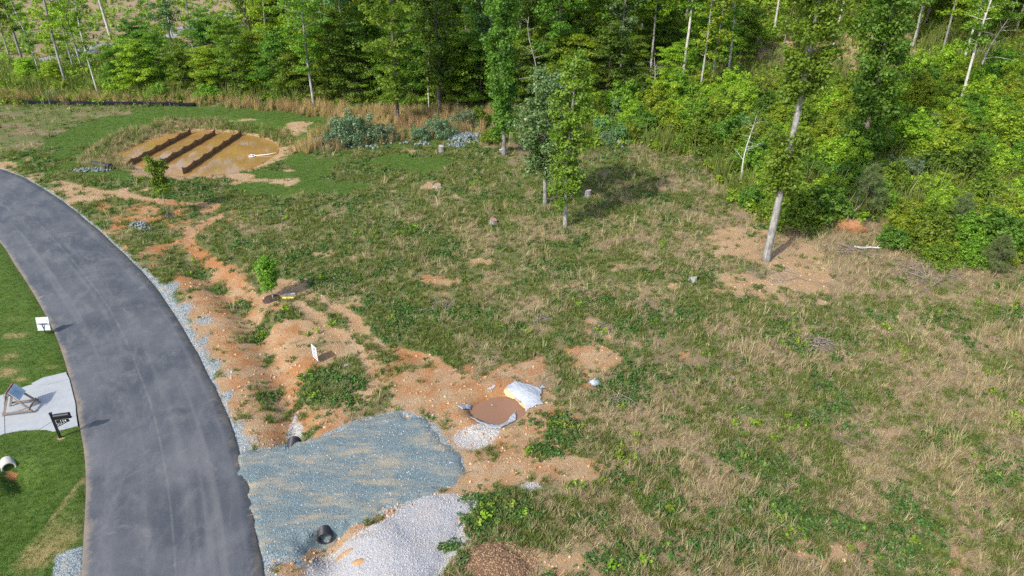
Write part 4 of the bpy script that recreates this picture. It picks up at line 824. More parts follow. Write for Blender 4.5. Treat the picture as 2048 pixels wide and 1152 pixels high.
# stones: driveway, shoulder, heap; clods and twigs on the bare soil
def stone_mat(name, c): return simple(name, c, .9, .2, .35, 9, bump=.2)
ST_b = [stone_mesh('stone', stone_mat('stone_blue_grey', (.17, .215, .23)), r) for _ in range(2)] + [stone_mesh('stone', stone_mat('stone_pale', (.36, .36, .36)), r)]
ST_w = [stone_mesh('stone', stone_mat('stone_pale', (.36, .36, .36)), r) for _ in range(2)] + [stone_mesh('stone', stone_mat('stone_grey', (.33, .33, .33)), r)]
CL = [stone_mesh('clod', simple('clod_orange', (.40, .22, .11), .95, .1, .3, 8), r), stone_mesh('clod', simple('clod_tan', (.46, .33, .21), .95, .1, .3, 8), r)]
dg = bpy.context.evaluated_depsgraph_get()
def drop(x, y, o):
    from mathutils.bvhtree import BVHTree
    t = BVHTree.FromObject(o, dg); z = np.full(len(x), -99.0)
    for i in range(len(x)):
        h = t.ray_cast(Vector((x[i], y[i], 9)), Vector((0, 0, -1)))
        if h[0]: z[i] = h[0].z
    return z
def on_patch(o, poly, n, protos, lo, hi, name, label, r, pick):
    x = r.uniform(poly[:, 0].min(), poly[:, 0].max(), n); y = r.uniform(poly[:, 1].min(), poly[:, 1].max(), n); k = sdf(poly, x, y) > -.9 * r.rand(n) ** 2.2 - .1; x, y = x[k], y[k]
    z = np.maximum(drop(x, y, o), ztv(x, y))
    scatter(name, protos, x, y, lo + (hi - lo) * r.rand(len(x)) ** 2, r.choice(pick, len(x)), label, 'gravel', 1.0, z=z, r=r)
on_patch(bpy.data.objects['gravel_driveway'], drive, 9000, ST_b, .02, .075, 'driveway_stones', 'loose blue-grey stones on the driveway stub', r, [0, 0, 1, 1, 0, 1, 2])
on_patch(bpy.data.objects['gravel_heap'], white_pile, 9000, ST_w, .02, .075, 'heap_stones', 'loose pale stones on the gravel heap', r, [0, 1, 2])
CHIP = [stone_mesh('chip', simple('chip_brown', (.16, .10, .06), .95, .1, .5, 8), r), stone_mesh('chip', simple('chip_tan', (.30, .20, .12), .95, .1, .4, 8), r)]
on_patch(bpy.data.objects['mulch_heap'], mulch, 3500, CHIP, .03, .09, 'mulch_chips', 'brown chips over the mulch heap', r, [0, 0, 1])
x, y, r = candidates(60000, 13, 70, 4); F = fields(x, y); clear = (F['rd'] > .05) & (F['pd'] > .2) & (F['qd'] > 0) & (sdf(conc, x, y) < 0)
k = clear & (F['lawnl'] < .5) & ((F['grav'] > .5) | (F['white'] > .5)) & (sdf(drive, x, y) < 0); wsel = F['white'][k] > .5
scatter('shoulder_stones', ST_b + ST_w, x[k], y[k], .025 + .07 * r.rand(k.sum()) ** 2, np.where(wsel, r.randint(3, 6, k.sum()), r.randint(0, 3, k.sum())), 'crushed stone along the road shoulder', 'gravel', 1.0, r=r)
k = clear & (F['bare'] > .15) & (F['lawnl'] < .5) & (r.rand(len(x)) < .5)
scatter('soil_clods', CL, x[k], y[k], .03 + .13 * r.rand(k.sum()) ** 4, r.randint(0, 2, k.sum()), 'clods lying on the bare orange soil', 'soil', 1.0, r=r)
def twig_mesh(r):
    b = MB(); p = Vector((-.3, 0, .03)); pts = [p]
    for q in range(4): p = p + Vector((.15, r.normal() * .05, r.normal() * .015)); pts.append(p)
    b.tube(pts, [.012, .011, .009, .007, .004], 4); b.tube([pts[2], pts[2] + Vector((.1, .12, .03))], [.007, .003], 4); return bpy.data.objects.new('twig', b.mesh('twig', TW))
TWG = [twig_mesh(rr_(600 + k)) for k in range(4)]
k = clear & (F['lawnl'] < .5) & (F['pl'] < .3) & (r.rand(len(x)) < .012 + .06 * F['litter']); scatter('dead_twigs', TWG, x[k], y[k], .5 + 1.3 * r.rand(k.sum()) ** 2, r.randint(0, 4, k.sum()), 'dead grey twigs strewn over the clearing', 'twigs', .1, r=r)

# ------------------------------------------------------------------ pond: baffles, skimmer, inlet; silt fence
M_coir = simple('wet_coir_baffle_fabric', (.20, .110, .058), .95, .08, .35, 7, bump=.6, stretch=(1, 1, .3)); M_post = simple('steel_post', (.11, .09, .075), .7, .4, .3, 12)
def baffle(name, a, b, n, label):
    A, B = np.array(P(*a, WZ)), np.array(P(*b, WZ)); L = np.linalg.norm(B - A); t = thing(name, label, 'baffle', (A[0], A[1], WZ), math.atan2(*(B - A)[::-1]), 'baffles across the sediment pond')
    seg = 8 * n; V, Q = [], []; H0 = .60
    for i in range(seg + 1):
        f = i / seg * n; q = f - math.floor(f); sag = .16 * 4 * q * (1 - q) * (.8 + .4 * math.sin(i * 1.7) ** 2); x = L * i / seg
        zb = max(-.35, zt1(*(A + (B - A) * i / seg)) - WZ - .08) if i in (0, seg) else -.30
        for j, (hz, yy) in enumerate(((0, 0), (.33, .05), (.66, .03), (1, 0))): V.append((x, yy * math.sin(i * 1.3 + j) + .012 * (j == 3), zb + (H0 - sag + (.0 if 0 < i < seg else .15) - zb) * hz))
    ii = np.arange(len(V)).reshape(-1, 4); Q = np.stack([ii[:-1, :-1], ii[1:, :-1], ii[1:, 1:], ii[:-1, 1:]], -1).reshape(-1, 4)
    o = link(bpy.data.objects.new('fabric', np_mesh('fabric', V, Q, M_coir, True)), t); sm = o.modifiers.new('thick', 'SOLIDIFY'); sm.thickness = .03
    for i in range(n + 1): MB().tube([(L * i / n, .05, -.9), (L * i / n, .05, .70)], .022, 6).build('post', M_post, t)
baffle('pond_baffle', (238, 344), (383, 267), 6, 'brown fabric baffle across the pond, leftmost of three')
baffle('pond_baffle', (300, 345), (432, 269), 6, 'brown fabric baffle across the middle of the pond, between two others')
baffle('pond_baffle', (368, 349), (484, 270), 6, 'brown fabric baffle across the pond, rightmost and nearest the open water')
M_pvc = simple('white_pvc', (.78, .77, .72), .45, .4, .06, 5)
x, y = P(510, 313, WZ); x2, y2 = P(552, 306, WZ + .2); t = thing('pond_skimmer', 'white pipe skimmer floating at the right end of the pond', 'skimmer', (x, y, WZ + .06), math.atan2(y2 - y, x2 - x))
Ls = math.hypot(x2 - x, y2 - y); MB().tube([(0, 0, .03), (Ls * .6, 0, .05), (Ls, 0, .18)], .03, 8).build('arm_pipe', M_pvc, t, True)
f = MB(); c = [(-.5, -.28, .03), (0, -.28, .03), (0, .28, .03), (-.5, .28, .03)]
for i in range(4): f.tube([c[i], c[(i + 1) % 4]], .035, 8)
f.build('float_frame', M_pvc, t, True); MB().tube([(-.25, -.28, .03), (-.25, .28, .03)], .03, 8).build('cross_pipe', M_pvc, t, True)
# silt fence
M_silt = simple('black_silt_fence_fabric', (.010, .012, .020), .95, .1, .3, 5); pts = [P(u, 208 + max(0, u) * .016) for u in (-220, -150, -80, -20, 40, 100, 160, 220, 280, 340, 400)]
t = thing('silt_fence', 'low black silt fence running along the wood edge behind the pond', 'fence', (pts[0][0], pts[0][1], 0)); V = []
for i in range(len(pts) - 1):
    for q in np.linspace(0, 1, 9)[:-1]:
        X = pts[i][0] + (pts[i + 1][0] - pts[i][0]) * q; Y = pts[i][1] + (pts[i + 1][1] - pts[i][1]) * q; g = zt1(X, Y); sg = .10 * 4 * q * (1 - q)
        for j, h in enumerate((-.05, .25, .50 - sg)): V.append((X - pts[0][0], Y - pts[0][1] + .06 * math.sin(i * 5 + q * 7 + j), g + h))
ii = np.arange(len(V)).reshape(-1, 3); Q = np.stack([ii[:-1, :-1], ii[1:, :-1], ii[1:, 1:], ii[:-1, 1:]], -1).reshape(-1, 4)
o = link(bpy.data.objects.new('fabric', np_mesh('fabric', V, Q, M_silt, True)), t); sm = o.modifiers.new('thick', 'SOLIDIFY'); sm.thickness = .015
for X, Y in pts: MB().bar((X - pts[0][0], Y - pts[0][1] + .05, zt1(X, Y) - .2), (X - pts[0][0], Y - pts[0][1] + .05, zt1(X, Y) + .8), .04, .04, (0, 1, 0)).build('post', TW, t)
X, Y, Z = gp(28, 208); t = thing('inlet_guard', 'rusty mesh panel set into the silt fence at the left edge', 'panel', (X, Y - .25, Z)); M_rust = simple('rusty_mesh', (.16, .075, .05), .9, .2, .4, 10)
for k in range(9): MB().bar((-1.2 + .3 * k, 0, 0), (-1.2 + .3 * k, 0, .95), .03, .03, (0, 1, 0)).build('bar', M_rust, t)
for h in (.05, .5, .92): MB().bar((-1.2, .02, h), (1.2, .02, h), .03, .03).build('rail', M_rust, t)

# ------------------------------------------------------------------ pipes
def ring_pipe(name, px, z, yaw, r0, r1, L, m, label, ribs, m_in=None, pitch=0.0):
    x, y = P(*px, z); t = thing(name, label, 'pipe', (x, y, z), yaw); t.rotation_euler = (0, pitch, yaw); b = MB(); n = 24; prof = []
    k = ribs * 4 if ribs else 1
    for i in range(k + 1): prof.append((-L * i / k, r0 + (.022 * math.sin(i / 4 * 6.283) if ribs else 0)))
    prof = [(-L, r1)] + [(0, r1)] + prof if True else prof
    for X, rd_ in prof:
        for j in range(n): a = 6.283 * j / n; b.v.append((X, math.cos(a) * rd_, math.sin(a) * rd_))
    for i in range(len(prof) - 1):
        for j in range(n): b.f.append([i * n + j, i * n + (j + 1) % n, (i + 1) * n + (j + 1) % n, (i + 1) * n + j])
    b.build('pipe_wall', m, t, True); return t
M_hdpe = simple('black_corrugated_plastic', (.018, .020, .026), .4, .5, .2, 6); M_cpipe = simple('concrete_pipe', (.42, .40, .36), .9, .15, .2, 8)
ring_pipe('culvert_pipe', (650, 1078), -.21, R(-76), .27, .225, .42, M_hdpe, 'black corrugated culvert end below the driveway stub, mouth towards the viewer', 16)
ring_pipe('culvert_pipe', (589, 882), -.20, R(100), .27, .225, .6, M_hdpe, 'black corrugated culvert end half hidden at the upper driveway edge', 16)
ring_pipe('concrete_culvert', (18, 936), -.11, R(-48), .27, .20, .5, M_cpipe, 'round concrete culvert mouth set in the mown lawn', 0)
x, y, z = gp(203, 335); t = thing('drain_pipe', 'short dark drain pipe lying in the inlet left of the pond', 'pipe', (x, y, z + .22), R(-20))
MB().tube([(-1.0, 0, .02), (0, 0, 0), (.9, 0, -.05)], .24, 14, False).build('pipe_wall', M_hdpe, t, True); MB().tube([(.93, 0, -.05), (1.1, 0, -.06)], .29, 14, True).build('collar', M_hdpe, t, True)

# ------------------------------------------------------------------ rock
def riprap(name, px, rx, ry, n, s, m, label, seed, hgt=.25):
    x0, y0, _ = gp(*px); r = rr_(seed); import bmesh
    V, Fc = [], []
    for k in range(n):
        a, q = r.rand() * 6.28, r.rand() ** .6; x, y = x0 + math.cos(a) * q * rx, y0 + math.sin(a) * q * ry; bm = bmesh.new(); bmesh.ops.create_icosphere(bm, subdivisions=1, radius=.5)
        sc_ = s * (.5 + .9 * r.rand()); rot = Matrix.Rotation(r.rand() * 6, 3, Vector(r.normal(size=3))); st_ = Vector((1, .6 + .5 * r.rand(), .5 + .4 * r.rand())); b0 = len(V); z = zt1(x, y) + hgt * (1 - q) * r.rand() + .05
        for v in bm.verts: w_ = rot @ Vector([c * (.8 + .4 * r.rand()) * e * sc_ for c, e in zip(v.co, st_)]); V.append((w_.x + x, w_.y + y, w_.z + z))
        Fc += [[b0 + v.index for v in f_.verts] for f_ in bm.faces]; bm.free()
    me = bpy.data.meshes.new(name); me.from_pydata(V, [], Fc); me.materials.append(m); tag(link(bpy.data.objects.new(name, me)), label, 'stones', kind='stuff')
M_rip = simple('riprap_blue_grey', (.155, .185, .20), .85, .2, .5, 2.5)
riprap('riprap', (932, 278), 1.7, 1.9, 170, .34, M_rip, 'blue-grey riprap patch left of the narrow dark green tree', 1)
riprap('riprap', (912, 292), 1.0, .6, 40, .30, M_rip, 'small spill of riprap just below the larger riprap patch', 2)
riprap('riprap', (633, 283), 1.3, 1.0, 50, .34, M_rip, 'riprap at the pond outlet left of the silvery bush', 3)
riprap('riprap', (700, 297), 3.0, .5, 40, .30, M_rip, 'line of riprap below the silvery bush', 4)
riprap('riprap', (185, 341), 1.6, .5, 80, .24, M_rip, 'pale riprap below the drain pipe left of the pond', 5)
riprap('riprap', (800, 288), 5.0, .8, 30, .30, M_rip, 'broken line of riprap through the broom grass', 6)
riprap('rock_pile', (277, 452), .55, .4, 40, .24, M_rip, 'small grey rock pile by the ditch, left of the two-tiered sapling', 7, .3)
riprap('rock_pile', (290, 460), .5, .3, 18, .18, M_rip, 'few loose rocks right of the small rock pile', 8)

# ------------------------------------------------------------------ roadside: easel, letterbox, signs
M_lum = simple('weathered_lumber', (.20, .165, .14), .85, .15, .35, 9, stretch=(1, 1, 4)); M_black = simple('black_powder_coat', (.012, .012, .016), .35, .5, .2, 6); M_panel = simple('white_sign_board', (.46, .50, .53), .5, .35, .05, 3)
x, y = P(44, 819, .06); t = thing('sign_easel', 'grey timber easel with two boards standing on the concrete apron', 'easel', (x, y, .062), R(12))
for sy in (-.36, .36):
    MB().bar((-.62, sy, 0), (-.12, sy * .8, 1.12), .09, .04, (0, 1, 0)).build('leg', M_lum, t); MB().bar((.62, sy, 0), (-.10, sy * .72, 1.12), .09, .04, (0, 1, 0)).build('leg', M_lum, t)
    MB().bar((-.60, sy * 1.13, .16), (.60, sy * 1.13, .16), .04, .09).build('rail', M_lum, t)
MB().bar((.50, -.42, .24), (.50, .42, .24), .04, .09).build('rail', M_lum, t); MB().bar((-.11, -.36, 1.08), (-.11, .36, 1.08), .09, .09).build('ridge', M_lum, t)
def board(xa, za, xb, zb, nm, m, off, hw=.36):
    d = Vector((xb - xa, 0, zb - za)).normalized(); return MB().bar((xa, 0, za), (xb, 0, zb), hw * 2, .02, (0, 1, 0) if False else (-d.z, 0, d.x)).build(nm, m, t)
b1 = board(-.06, 1.22, .26, .74, 'board', M_panel, 0); b2 = board(-.16, 1.22, -.34, .80, 'board', simple('grey_sign_back', (.42, .43, .45), .6, .3, .08, 4), 0)
M_ink = simple('pale_blue_print', (.36, .47, .56), .6, .3, .1, 5); M_red = simple('dark_red_edge', (.22, .05, .07), .6, .3, .1, 5)
def on_board(u0, u1, w0, w1, nm, m):
    a, e = Vector((-.06, 0, 1.22)), Vector((.26, 0, .74)); d = (e - a); nrm = Vector((-d.z, 0, d.x)).normalized() * (-1 if Vector((-d.z, 0, d.x)).z < 0 else 1) * .0135
    q = [a + d * u + Vector((0, w_, 0)) + nrm for u, w_ in ((u0, w0), (u0, w1), (u1, w1), (u1, w0))]; m_ = MB(); m_.v = [tuple(p) for p in q]; m_.f = [[0, 1, 2, 3]]; m_.build(nm, m, b1)
on_board(.12, .88, -.30, .22, 'print', M_ink)
for k in range(5): on_board(.20 + k * .13, .24 + k * .13, -.26, .14 - .05 * (k % 2), 'print_line', M_panel)
MB().bar((-.11, -.365, 1.24), (-.11, .365, 1.24), .03, .05).build('edge_strip', M_red, t)
# letterbox
x, y, z = gp(122, 878); t = thing('letterbox', 'black letterbox numbered 114 on a slim post beside the road', 'letterbox', (x, y, z), R(14))
MB().box((0, 0, .66), (.085, .085, 1.34)).build('post', M_black, t); MB().box((0, 0, 1.345), (.11, .11, .03)).build('post_cap', M_black, t)
b = MB(); n = 12
for X in (.08, .66):
    b.v += [(X, -.10, 1.03), (X, .10, 1.03)] + [(X, .10 * math.cos(a), 1.16 + .10 * math.sin(a)) for a in np.linspace(0, math.pi, n)]
k = n + 2; b.f = [[(i + 1) % k, i, k + i, k + (i + 1) % k] for i in range(k)] + [list(range(k)), [k + i for i in range(k)][::-1]]
bx = b.build('box', M_black, t); MB().box((.672, 0, 1.12), (.018, .19, .17)).build('door', simple('letterbox_door', (.05, .018, .03), .4, .4, .1, 5), bx)
MB().box((.36, 0, 1.005), (.72, .09, .045)).build('arm', M_black, t); pl_ = MB().box((.36, -.055, .90), (.50, .012, .15)).build('number_plate', M_black, t)
fc = bpy.data.curves.new('number', 'FONT'); fc.body = '114'; fc.size = .17; fc.extrude = .003; fc.align_x = 'CENTER'; fc.align_y = 'CENTER'; fo = link(bpy.data.objects.new('number', fc), pl_); fo.location = (.38, -.066, .90); fo.rotation_euler = (R(90), 0, 0)
fo.data.materials.append(simple('white_numerals', (.75, .75, .75), .5, .3, .05, 3))
bpy.context.view_layer.update(); nm_ = bpy.data.meshes.new_from_object(fo.evaluated_get(bpy.context.evaluated_depsgraph_get())); no_ = link(bpy.data.objects.new('numerals', nm_), pl_); no_.location, no_.rotation_euler = fo.location, fo.rotation_euler; bpy.data.objects.remove(fo)
s_ = MB()
for k in range(3):
    c = (.13 + .14 * k, -.01, .70 + .06 * k); rr = .075 - .012 * k; s_.tube([(c[0] + math.cos(a) * rr * (1 - a / 16), c[1], c[2] + math.sin(a) * rr * (1 - a / 16)) for a in np.linspace(0, 9, 22)], .012, 5)
s_.bar((.04, -.01, .58), (.60, -.01, .84), .02, .025); s_.build('scroll_bracket', M_black, t)
# small white sign seen from behind
x, y, z = gp(94, 668); t = thing('yard_sign', 'white board on a black T-post at the lawn edge, seen from behind', 'sign', (x, y, z), R(6)); rot = Matrix.Rotation(R(-14), 3, 'X')
MB().bar((0, -.06, -.1), (-.03, -.06, .66), .03, .03, (0, 1, 0)).build('post', M_black, t); MB().bar((-.26, -.045, .66), (.24, -.045, .66), .03, .03).build('crossbar', M_black, t)
MB().box((-.02, .03, .62), (.64, .012, .74), rot).build('panel', M_panel, t)
# yard sign in the verge
x, y, z = gp(632, 722); t = thing('yard_sign', 'narrow-looking white lot sign turned to the road, on the grassy verge', 'sign', (x, y, z), R(-50))
pn_ = MB().box((0, 0, .52), (.58, .012, .80)).build('panel', M_panel, t)
for sx in (-.2, .2): MB().tube([(sx, 0, -.1), (sx, 0, .14)], .008, 6).build('stake', M_black, t)
def mark(x0, x1, z0, z1, m, nm):
    q = MB(); q.v = [(x0, -.0085, z0), (x1, -.0085, z0), (x1, -.0085, z1), (x0, -.0085, z1)]; q.f = [[0, 1, 2, 3]]; q.build(nm, m, pn_)
mark(-.05, .10, .68, .80, simple('dark_green_print', (.03, .10, .07), .6), 'emblem'); mark(-.16, .18, .58, .62, simple('green_print', (.15, .35, .25), .6), 'text_line')
for k in range(3): mark(-.2, .2 - .06 * (k % 2), .50 - k * .06, .53 - k * .06, simple('blue_print', (.16, .22, .42), .6), 'text_line')
mark(-.2, .2, .22, .29, simple('red_print', (.45, .16, .14), .6), 'text_line')
x, y, z = gp(577, 598); t = thing('fallen_board', 'yellow-edged board lying beside a small sapling', 'board', (x, y, z + .06), R(3)); MB().box((0, 0, 0), (.66, .10, .05)).build('bar', simple('safety_yellow', (.72, .66, .10), .5, .4, .1, 4), t); MB().box((0, .058, -.005), (.62, .014, .04)).build('face_strip', M_panel, t)
x, y, z = gp(580, 590); t = thing('fallen_board', 'grey board lying behind a yellow-edged one near the sapling', 'board', (x, y, z + .05), R(15)); MB().box((0, 0, 0), (.62, .16, .03)).build('plank', simple('grey_plank', (.36, .39, .40), .7, .3, .15, 6), t); MB().box((0, 0, .02), (.5, .03, .012)).build('batten', TW, t)

# ------------------------------------------------------------------ washout pit liner and litter
def film(name, px, m, parent=None, lift=.03, crinkle=.05, dens=16, skirt=0.0):
    poly = np.array([gp(u, v)[:2] for u, v in px]); lo, hi = poly.min(0), poly.max(0); step = max((hi - lo).max() / dens / 3, .04)
    X, Y = np.meshgrid(np.arange(lo[0] - step, hi[0] + step, step), np.arange(lo[1] - step, hi[1] + step, step)); x, y = X.ravel(), Y.ravel(); d = sdf(poly, x, y) + (fbm(x, y, .25, 2, 3) - .5) * .14
    g = np.maximum(ztv(x, y), MZ + .01); z = g + lift + (fbm(x, y, .28, 3, 8) - .35) * crinkle + np.abs(np.sin((x * 1.4 + y * 2.2) * 5 + fbm(x, y, .5, 2, 2) * 9)) * crinkle * .5
    ii = np.arange(len(x)).reshape(X.shape); Q = np.stack([ii[:-1, :-1], ii[:-1, 1:], ii[1:, 1:], ii[1:, :-1]], -1).reshape(-1, 4); Q = Q[(d > -.02)[Q].all(1)]; us = np.unique(Q); mp = np.zeros(len(x), np.int32); mp[us] = np.arange(len(us))
    o = link(bpy.data.objects.new(name, np_mesh(name, np.stack([x, y, z], 1)[us], mp[Q], m, True)), parent); s = o.modifiers.new('thick', 'SOLIDIFY'); s.thickness = .006; return o
def film_mat():
    tt = MT('stained_white_plastic_film'); p = tt.pos(); n = tt.noise(3, 4, .7, p); f = tt.noise(9, 4, .7, p)
    return tt.done(tt.bsdf(tt.mix(tt.ramp(n, .55, .72, 0, .5), (.29, .315, .35), (.36, .28, .18)), .35, .4, tt.bump(f, .7, .04)))
M_film, M_fsand = film_mat(), simple('sand_caked_film', (.55, .38, .20), .8, .2, .2, 6)
t = thing('pit_liner', 'crumpled white plastic sheet lining the small muddy pit', 'plastic sheet', (0, 0, 0))
film('sheet', [(1030, 763), (1063, 772), (1084, 781), (1080, 792), (1086, 810), (1068, 816), (1054, 822), (1040, 806), (1020, 792), (1011, 780)], M_film, t)
film('sandy_fold', [(1011, 781), (1022, 792), (1041, 806), (1054, 820), (1047, 822), (1030, 806), (1012, 796), (1006, 788)], M_fsand, t, .035)
film('torn_edge', [(941, 836), (955, 842), (978, 852), (1000, 852), (1032, 838), (1030, 845), (1002, 858), (980, 860), (958, 850)], M_film, t); film('torn_edge', [(915, 812), (925, 813), (946, 818), (942, 823), (924, 822)], M_film, t); film('torn_edge', [(975, 779), (990, 771), (994, 773), (980, 781)], M_film, t, .02, .03)
film('torn_edge', [(1080, 782), (1094, 779), (1086, 776), (1085, 771), (1082, 778)], M_film, t, .05, .08)
x, y = P(988, 827, MZ); tag(film('plastic_scrap', [(983, 824), (993, 827), (990, 830), (984, 828)], M_film, None, .02, .03), 'scrap of pale plastic floating in the muddy pit', 'plastic scrap')
for px, lab in ((((690, 733), (1.0)), 'white scrap lying on the verge right of the lot sign'), (((904, 932), 1.0), 'white scrap on the driveway stub by its right end')):
    (u, v), _ = px; tag(film('litter_scrap', [(u - 5, v + 2), (u - 1, v - 3), (u + 5, v - 2), (u + 3, v + 2)], M_film, None, .10 if u > 900 else .05, .06), lab, 'litter')
x, y, z = gp(1188, 774); t = thing('plastic_bag', 'crumpled clear plastic bag in weeds right of the pit', 'plastic bag', (x, y, z)); r = rr_(71); V, Q = [], []
for i in range(7):
    for j in range(12): a = 6.283 * j / 12; q = math.sin(math.pi * (i + .4) / 7) * .24 * (.75 + .5 * r.rand()); V.append((math.cos(a) * q, math.sin(a) * q * .8, .36 * i / 6 * (.9 + .2 * r.rand())))
ii = np.arange(84).reshape(7, 12); Q = [(ii[i, j], ii[i, (j + 1) % 12], ii[i + 1, (j + 1) % 12], ii[i + 1, j]) for i in range(6) for j in range(12)]
link(bpy.data.objects.new('film', np_mesh('film', V, Q, simple('bag_film', (.26, .30, .34), .2, .5, .3, 9), False)), t); MB().tube([(0, 0, .33), (.03, .02, .44)], [.03, .05], 6).build('knot', M_film, t)

# ------------------------------------------------------------------ stumps, brush, logs, root plate
def stump(px, r0, h, label, top, seed):
    x, y, z = gp(*px); r = rr_(seed); t = thing('tree_stump', label, 'stump', (x, y, z), r.rand() * 6, 'stumps left in the clearing'); b = MB(); n = 14; wv = 1 + .12 * np.sin(np.arange(n) * 2.1 + r.rand() * 6)
    for k, (hz, s) in enumerate(((-.1, 1.5), (.08, 1.25), (.3 * h, 1.05), (h, 1.0))):
        for j in range(n): a = 6.283 * j / n; b.v.append((math.cos(a) * r0 * s * wv[j], math.sin(a) * r0 * s * wv[j], hz + (.06 * math.cos(a) if k == 3 else 0)))
    b.f = [[k * n + j, k * n + (j + 1) % n, (k + 1) * n + (j + 1) % n, (k + 1) * n + j] for k in range(3) for j in range(n)]; b.build('bark_side', B_grey, t, True)
    c = MB(); c.v = [(v[0] * .97, v[1] * .97, v[2] + .004) for v in b.v[3 * n:]]; c.f = [list(range(n))]; c.build('cut_face', top, t)
W_red, W_grey = simple('fresh_cut_wood', (.27, .165, .12), .9, .1, .3, 9), simple('weathered_cut_wood', (.38, .33, .30), .9, .1, .3, 9)
stump((987, 449), .26, .38, 'stump with reddish cut face in the middle of the clearing', W_red, 1); stump((883, 304), .25, .55, 'grey stump below the riprap, by the pale sand patch', W_grey, 2); stump((1240, 293), .32, .55, 'grey stump before the grey-green bush', W_grey, 3)
stump((1176, 394), .25, .55, 'grey stump in the shade right of the clearing pair', W_grey, 4); stump((875, 374), .3, .2, 'low cut stump in an orange dirt patch', W_red, 5); stump((1386, 562), .22, .2, 'low stump left of the sandy tree patch', W_grey, 6); stump((1002, 306), .16, .3, 'small stump hard against the narrow dark green tree', W_grey, 7)
def brush(px, n, L, rad, label, seed, name='brush_pile', h=.3, m=None):
    x, y, z = gp(*px); r = rr_(seed); t = thing(name, label, 'brush pile', (x, y, z)); b = MB()
    for k in range(n):
        a, q = r.rand() * 6.28, r.rand() ** .6 * rad; d = r.rand() * 6.28; l = L * (.5 + .8 * r.rand()); c = Vector((math.cos(a) * q, math.sin(a) * q * .7, .04 + h * (1 - q / rad) * r.rand())); e = Vector((math.cos(d), math.sin(d), r.normal() * .15)) * l * .5; rr = .008 + .015 * r.rand() ** 2
        b.tube([c - e, c + Vector((r.normal(), r.normal(), r.normal())) * l * .05, c + e], [rr, rr * .85, rr * .4], 5)
    o = b.build('sticks', m or TW, t); o['kind'] = 'stuff'
brush((1637, 692), 90, .9, .85, 'mound of bleached grey sticks in the right half of the clearing', 1, h=.4); brush((1860, 546), 110, 1.8, 2.2, 'long grey brush windrow below the thicket, right of centre', 2, h=.35); brush((1700, 500), 40, 1.6, 1.3, 'grey brush left of the bleached log below the thicket', 3)
brush((2030, 500), 50, 1.9, 1.4, 'brown brush at the right edge below the thicket', 4); brush((1200, 665), 30, .8, .7, 'loose sticks in dry grass right of the dirt patch', 5, h=.15); brush((1540, 548), 40, 1.1, 1.6, 'fallen twigs at the foot of the tall tree on sand', 6, h=.08); brush((1235, 790), 36, 1.1, 1.5, 'scattered sticks right of the plastic bag', 7, h=.1); brush((1090, 640), 26, .7, .6, 'small grey stick heap above the dirt patch', 8, h=.15); brush((890, 612), 30, .8, .8, 'brown stick heap left of centre in the clearing', 9, h=.2)
brush((1655, 448), 40, 1.6, 1.0, 'tangle of grey roots beside the orange root plate', 10, h=.6)
def log(px, a, L, r0, label, m, rise=.0, seed=1):
    x, y, z = gp(*px); r = rr_(seed); t = thing('fallen_log', label, 'log', (x, y, z + r0 * .8), a); pts = [(-L / 2 + L * k / 5, r.normal() * .06, rise * k / 5 + r.normal() * .02) for k in range(6)]; MB().tube(pts, [r0 * (1 - .09 * k) for k in range(6)], 8).build('trunk', m, t, True)
    for k in (2, 4): MB().tube([pts[k], (pts[k][0] + .25, pts[k][1] + .22 * (-1) ** k, pts[k][2] + .2)], [r0 * .4, r0 * .15], 5).build('branch_stub', m, t, True)
log((1735, 500), R(-12), 1.7, .09, 'bleached crooked log lying below the thicket', B_pale, .1, 1); log((1648, 216), R(4), 3.6, .2, 'grey log lying across the thicket slope', B_grey, 0, 2); log((1205, 158), R(55), 5.5, .17, 'pale snapped trunk leaning up out of the thicket', B_pale, 3.8, 3); log((1700, 440), R(35), 2.4, .09, 'grey pole leaning on the orange root plate', B_grey, .9, 4)
log((1385, 315), R(5), 2.2, .08, 'short grey log before the glossy corner bush', B_grey, 0, 5); log((1330, 290), R(20), 2.6, .08, 'grey branch lying at the left end of the thicket', B_grey, .15, 6)
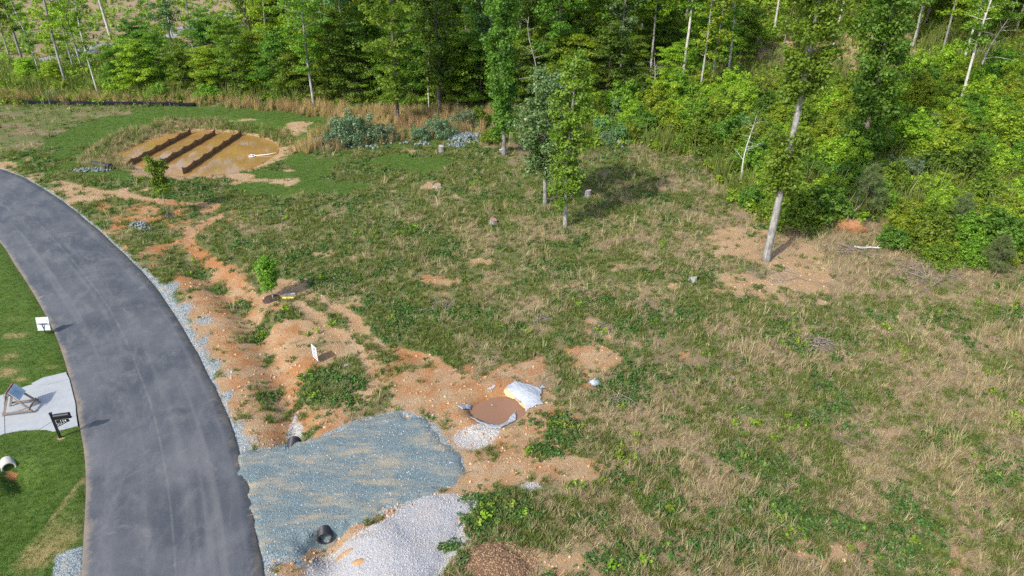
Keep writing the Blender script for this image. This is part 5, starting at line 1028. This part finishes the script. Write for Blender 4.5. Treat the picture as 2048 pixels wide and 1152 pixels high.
def rootplate(px, label, m, s, seed, ry):
    x, y, z = gp(*px); r = rr_(seed); import bmesh
    t = thing('root_plate', label, 'root plate', (x, y, z), ry); bm = bmesh.new(); bmesh.ops.create_icosphere(bm, subdivisions=3, radius=.5)
    for v in bm.verts: v.co *= .8 + .35 * vnoise(np.array([v.co.x * 5 + 9]), np.array([v.co.y * 5 + v.co.z * 4 + 7]), seed)[0] * 1.3; v.co.x *= s * 2.1; v.co.y *= s * .9; v.co.z = v.co.z * s * 1.25 + .28 * s
    me = bpy.data.meshes.new('soil_clod'); bm.to_mesh(me); bm.free(); me.materials.append(m); link(bpy.data.objects.new('soil_clod', me), t)
    for k in range(9):
        a = r.rand() * 6.28; e = Vector((math.cos(a) * s * .9, -.25 * s + r.normal() * .2, .5 * s + math.sin(a) * s * .8)); MB().tube([(e.x * .4, 0, .4 * s), (e.x * .8, e.y * .6, e.z * .8), tuple(e)], [.06, .035, .012], 5).build('root', TW, t, True)
rootplate((1697, 462), 'orange clay root plate of an overturned tree at the thicket front', simple('orange_clay', (.25, .125, .062), .95, .1, .35, 5, bump=1.0), .95, 5, R(-35)); rootplate((1668, 450), 'brown root ball behind the orange clay one', simple('brown_root_soil', (.17, .10, .065), .95, .1, .4, 5, bump=1.0), .95, 6, R(10))
# far road seen through the trees
def strip(name, px, wd, m, label):
    c = smooth_line(np.array([gp(u, v)[:2] for u, v in px]), 60); V = []
    for i in range(60):
        d = c[min(i + 1, 59)] - c[max(i - 1, 0)]; d /= np.linalg.norm(d); nr = np.array((-d[1], d[0]))
        for q in np.linspace(-1, 1, 7): p = c[i] + nr * wd * .5 * q; V.append((p[0], p[1], zt1(*p) + .14 - .16 * abs(q) ** 6))
    ii = np.arange(len(V)).reshape(-1, 7); Q = np.stack([ii[:-1, :-1], ii[:-1, 1:], ii[1:, 1:], ii[1:, :-1]], -1).reshape(-1, 4); tag(link(bpy.data.objects.new(name, np_mesh(name, V, Q, m, True))), label, kind='structure')
strip('far_road', [(-160, 165), (-40, 145), (60, 128), (150, 108), (190, 95), (330, 75), (460, 30), (600, -4)], 5.0, simple('far_grey_road', (.26, .255, .25), .9, .15, .2, 1.5), 'grey lane winding through the far pasture')
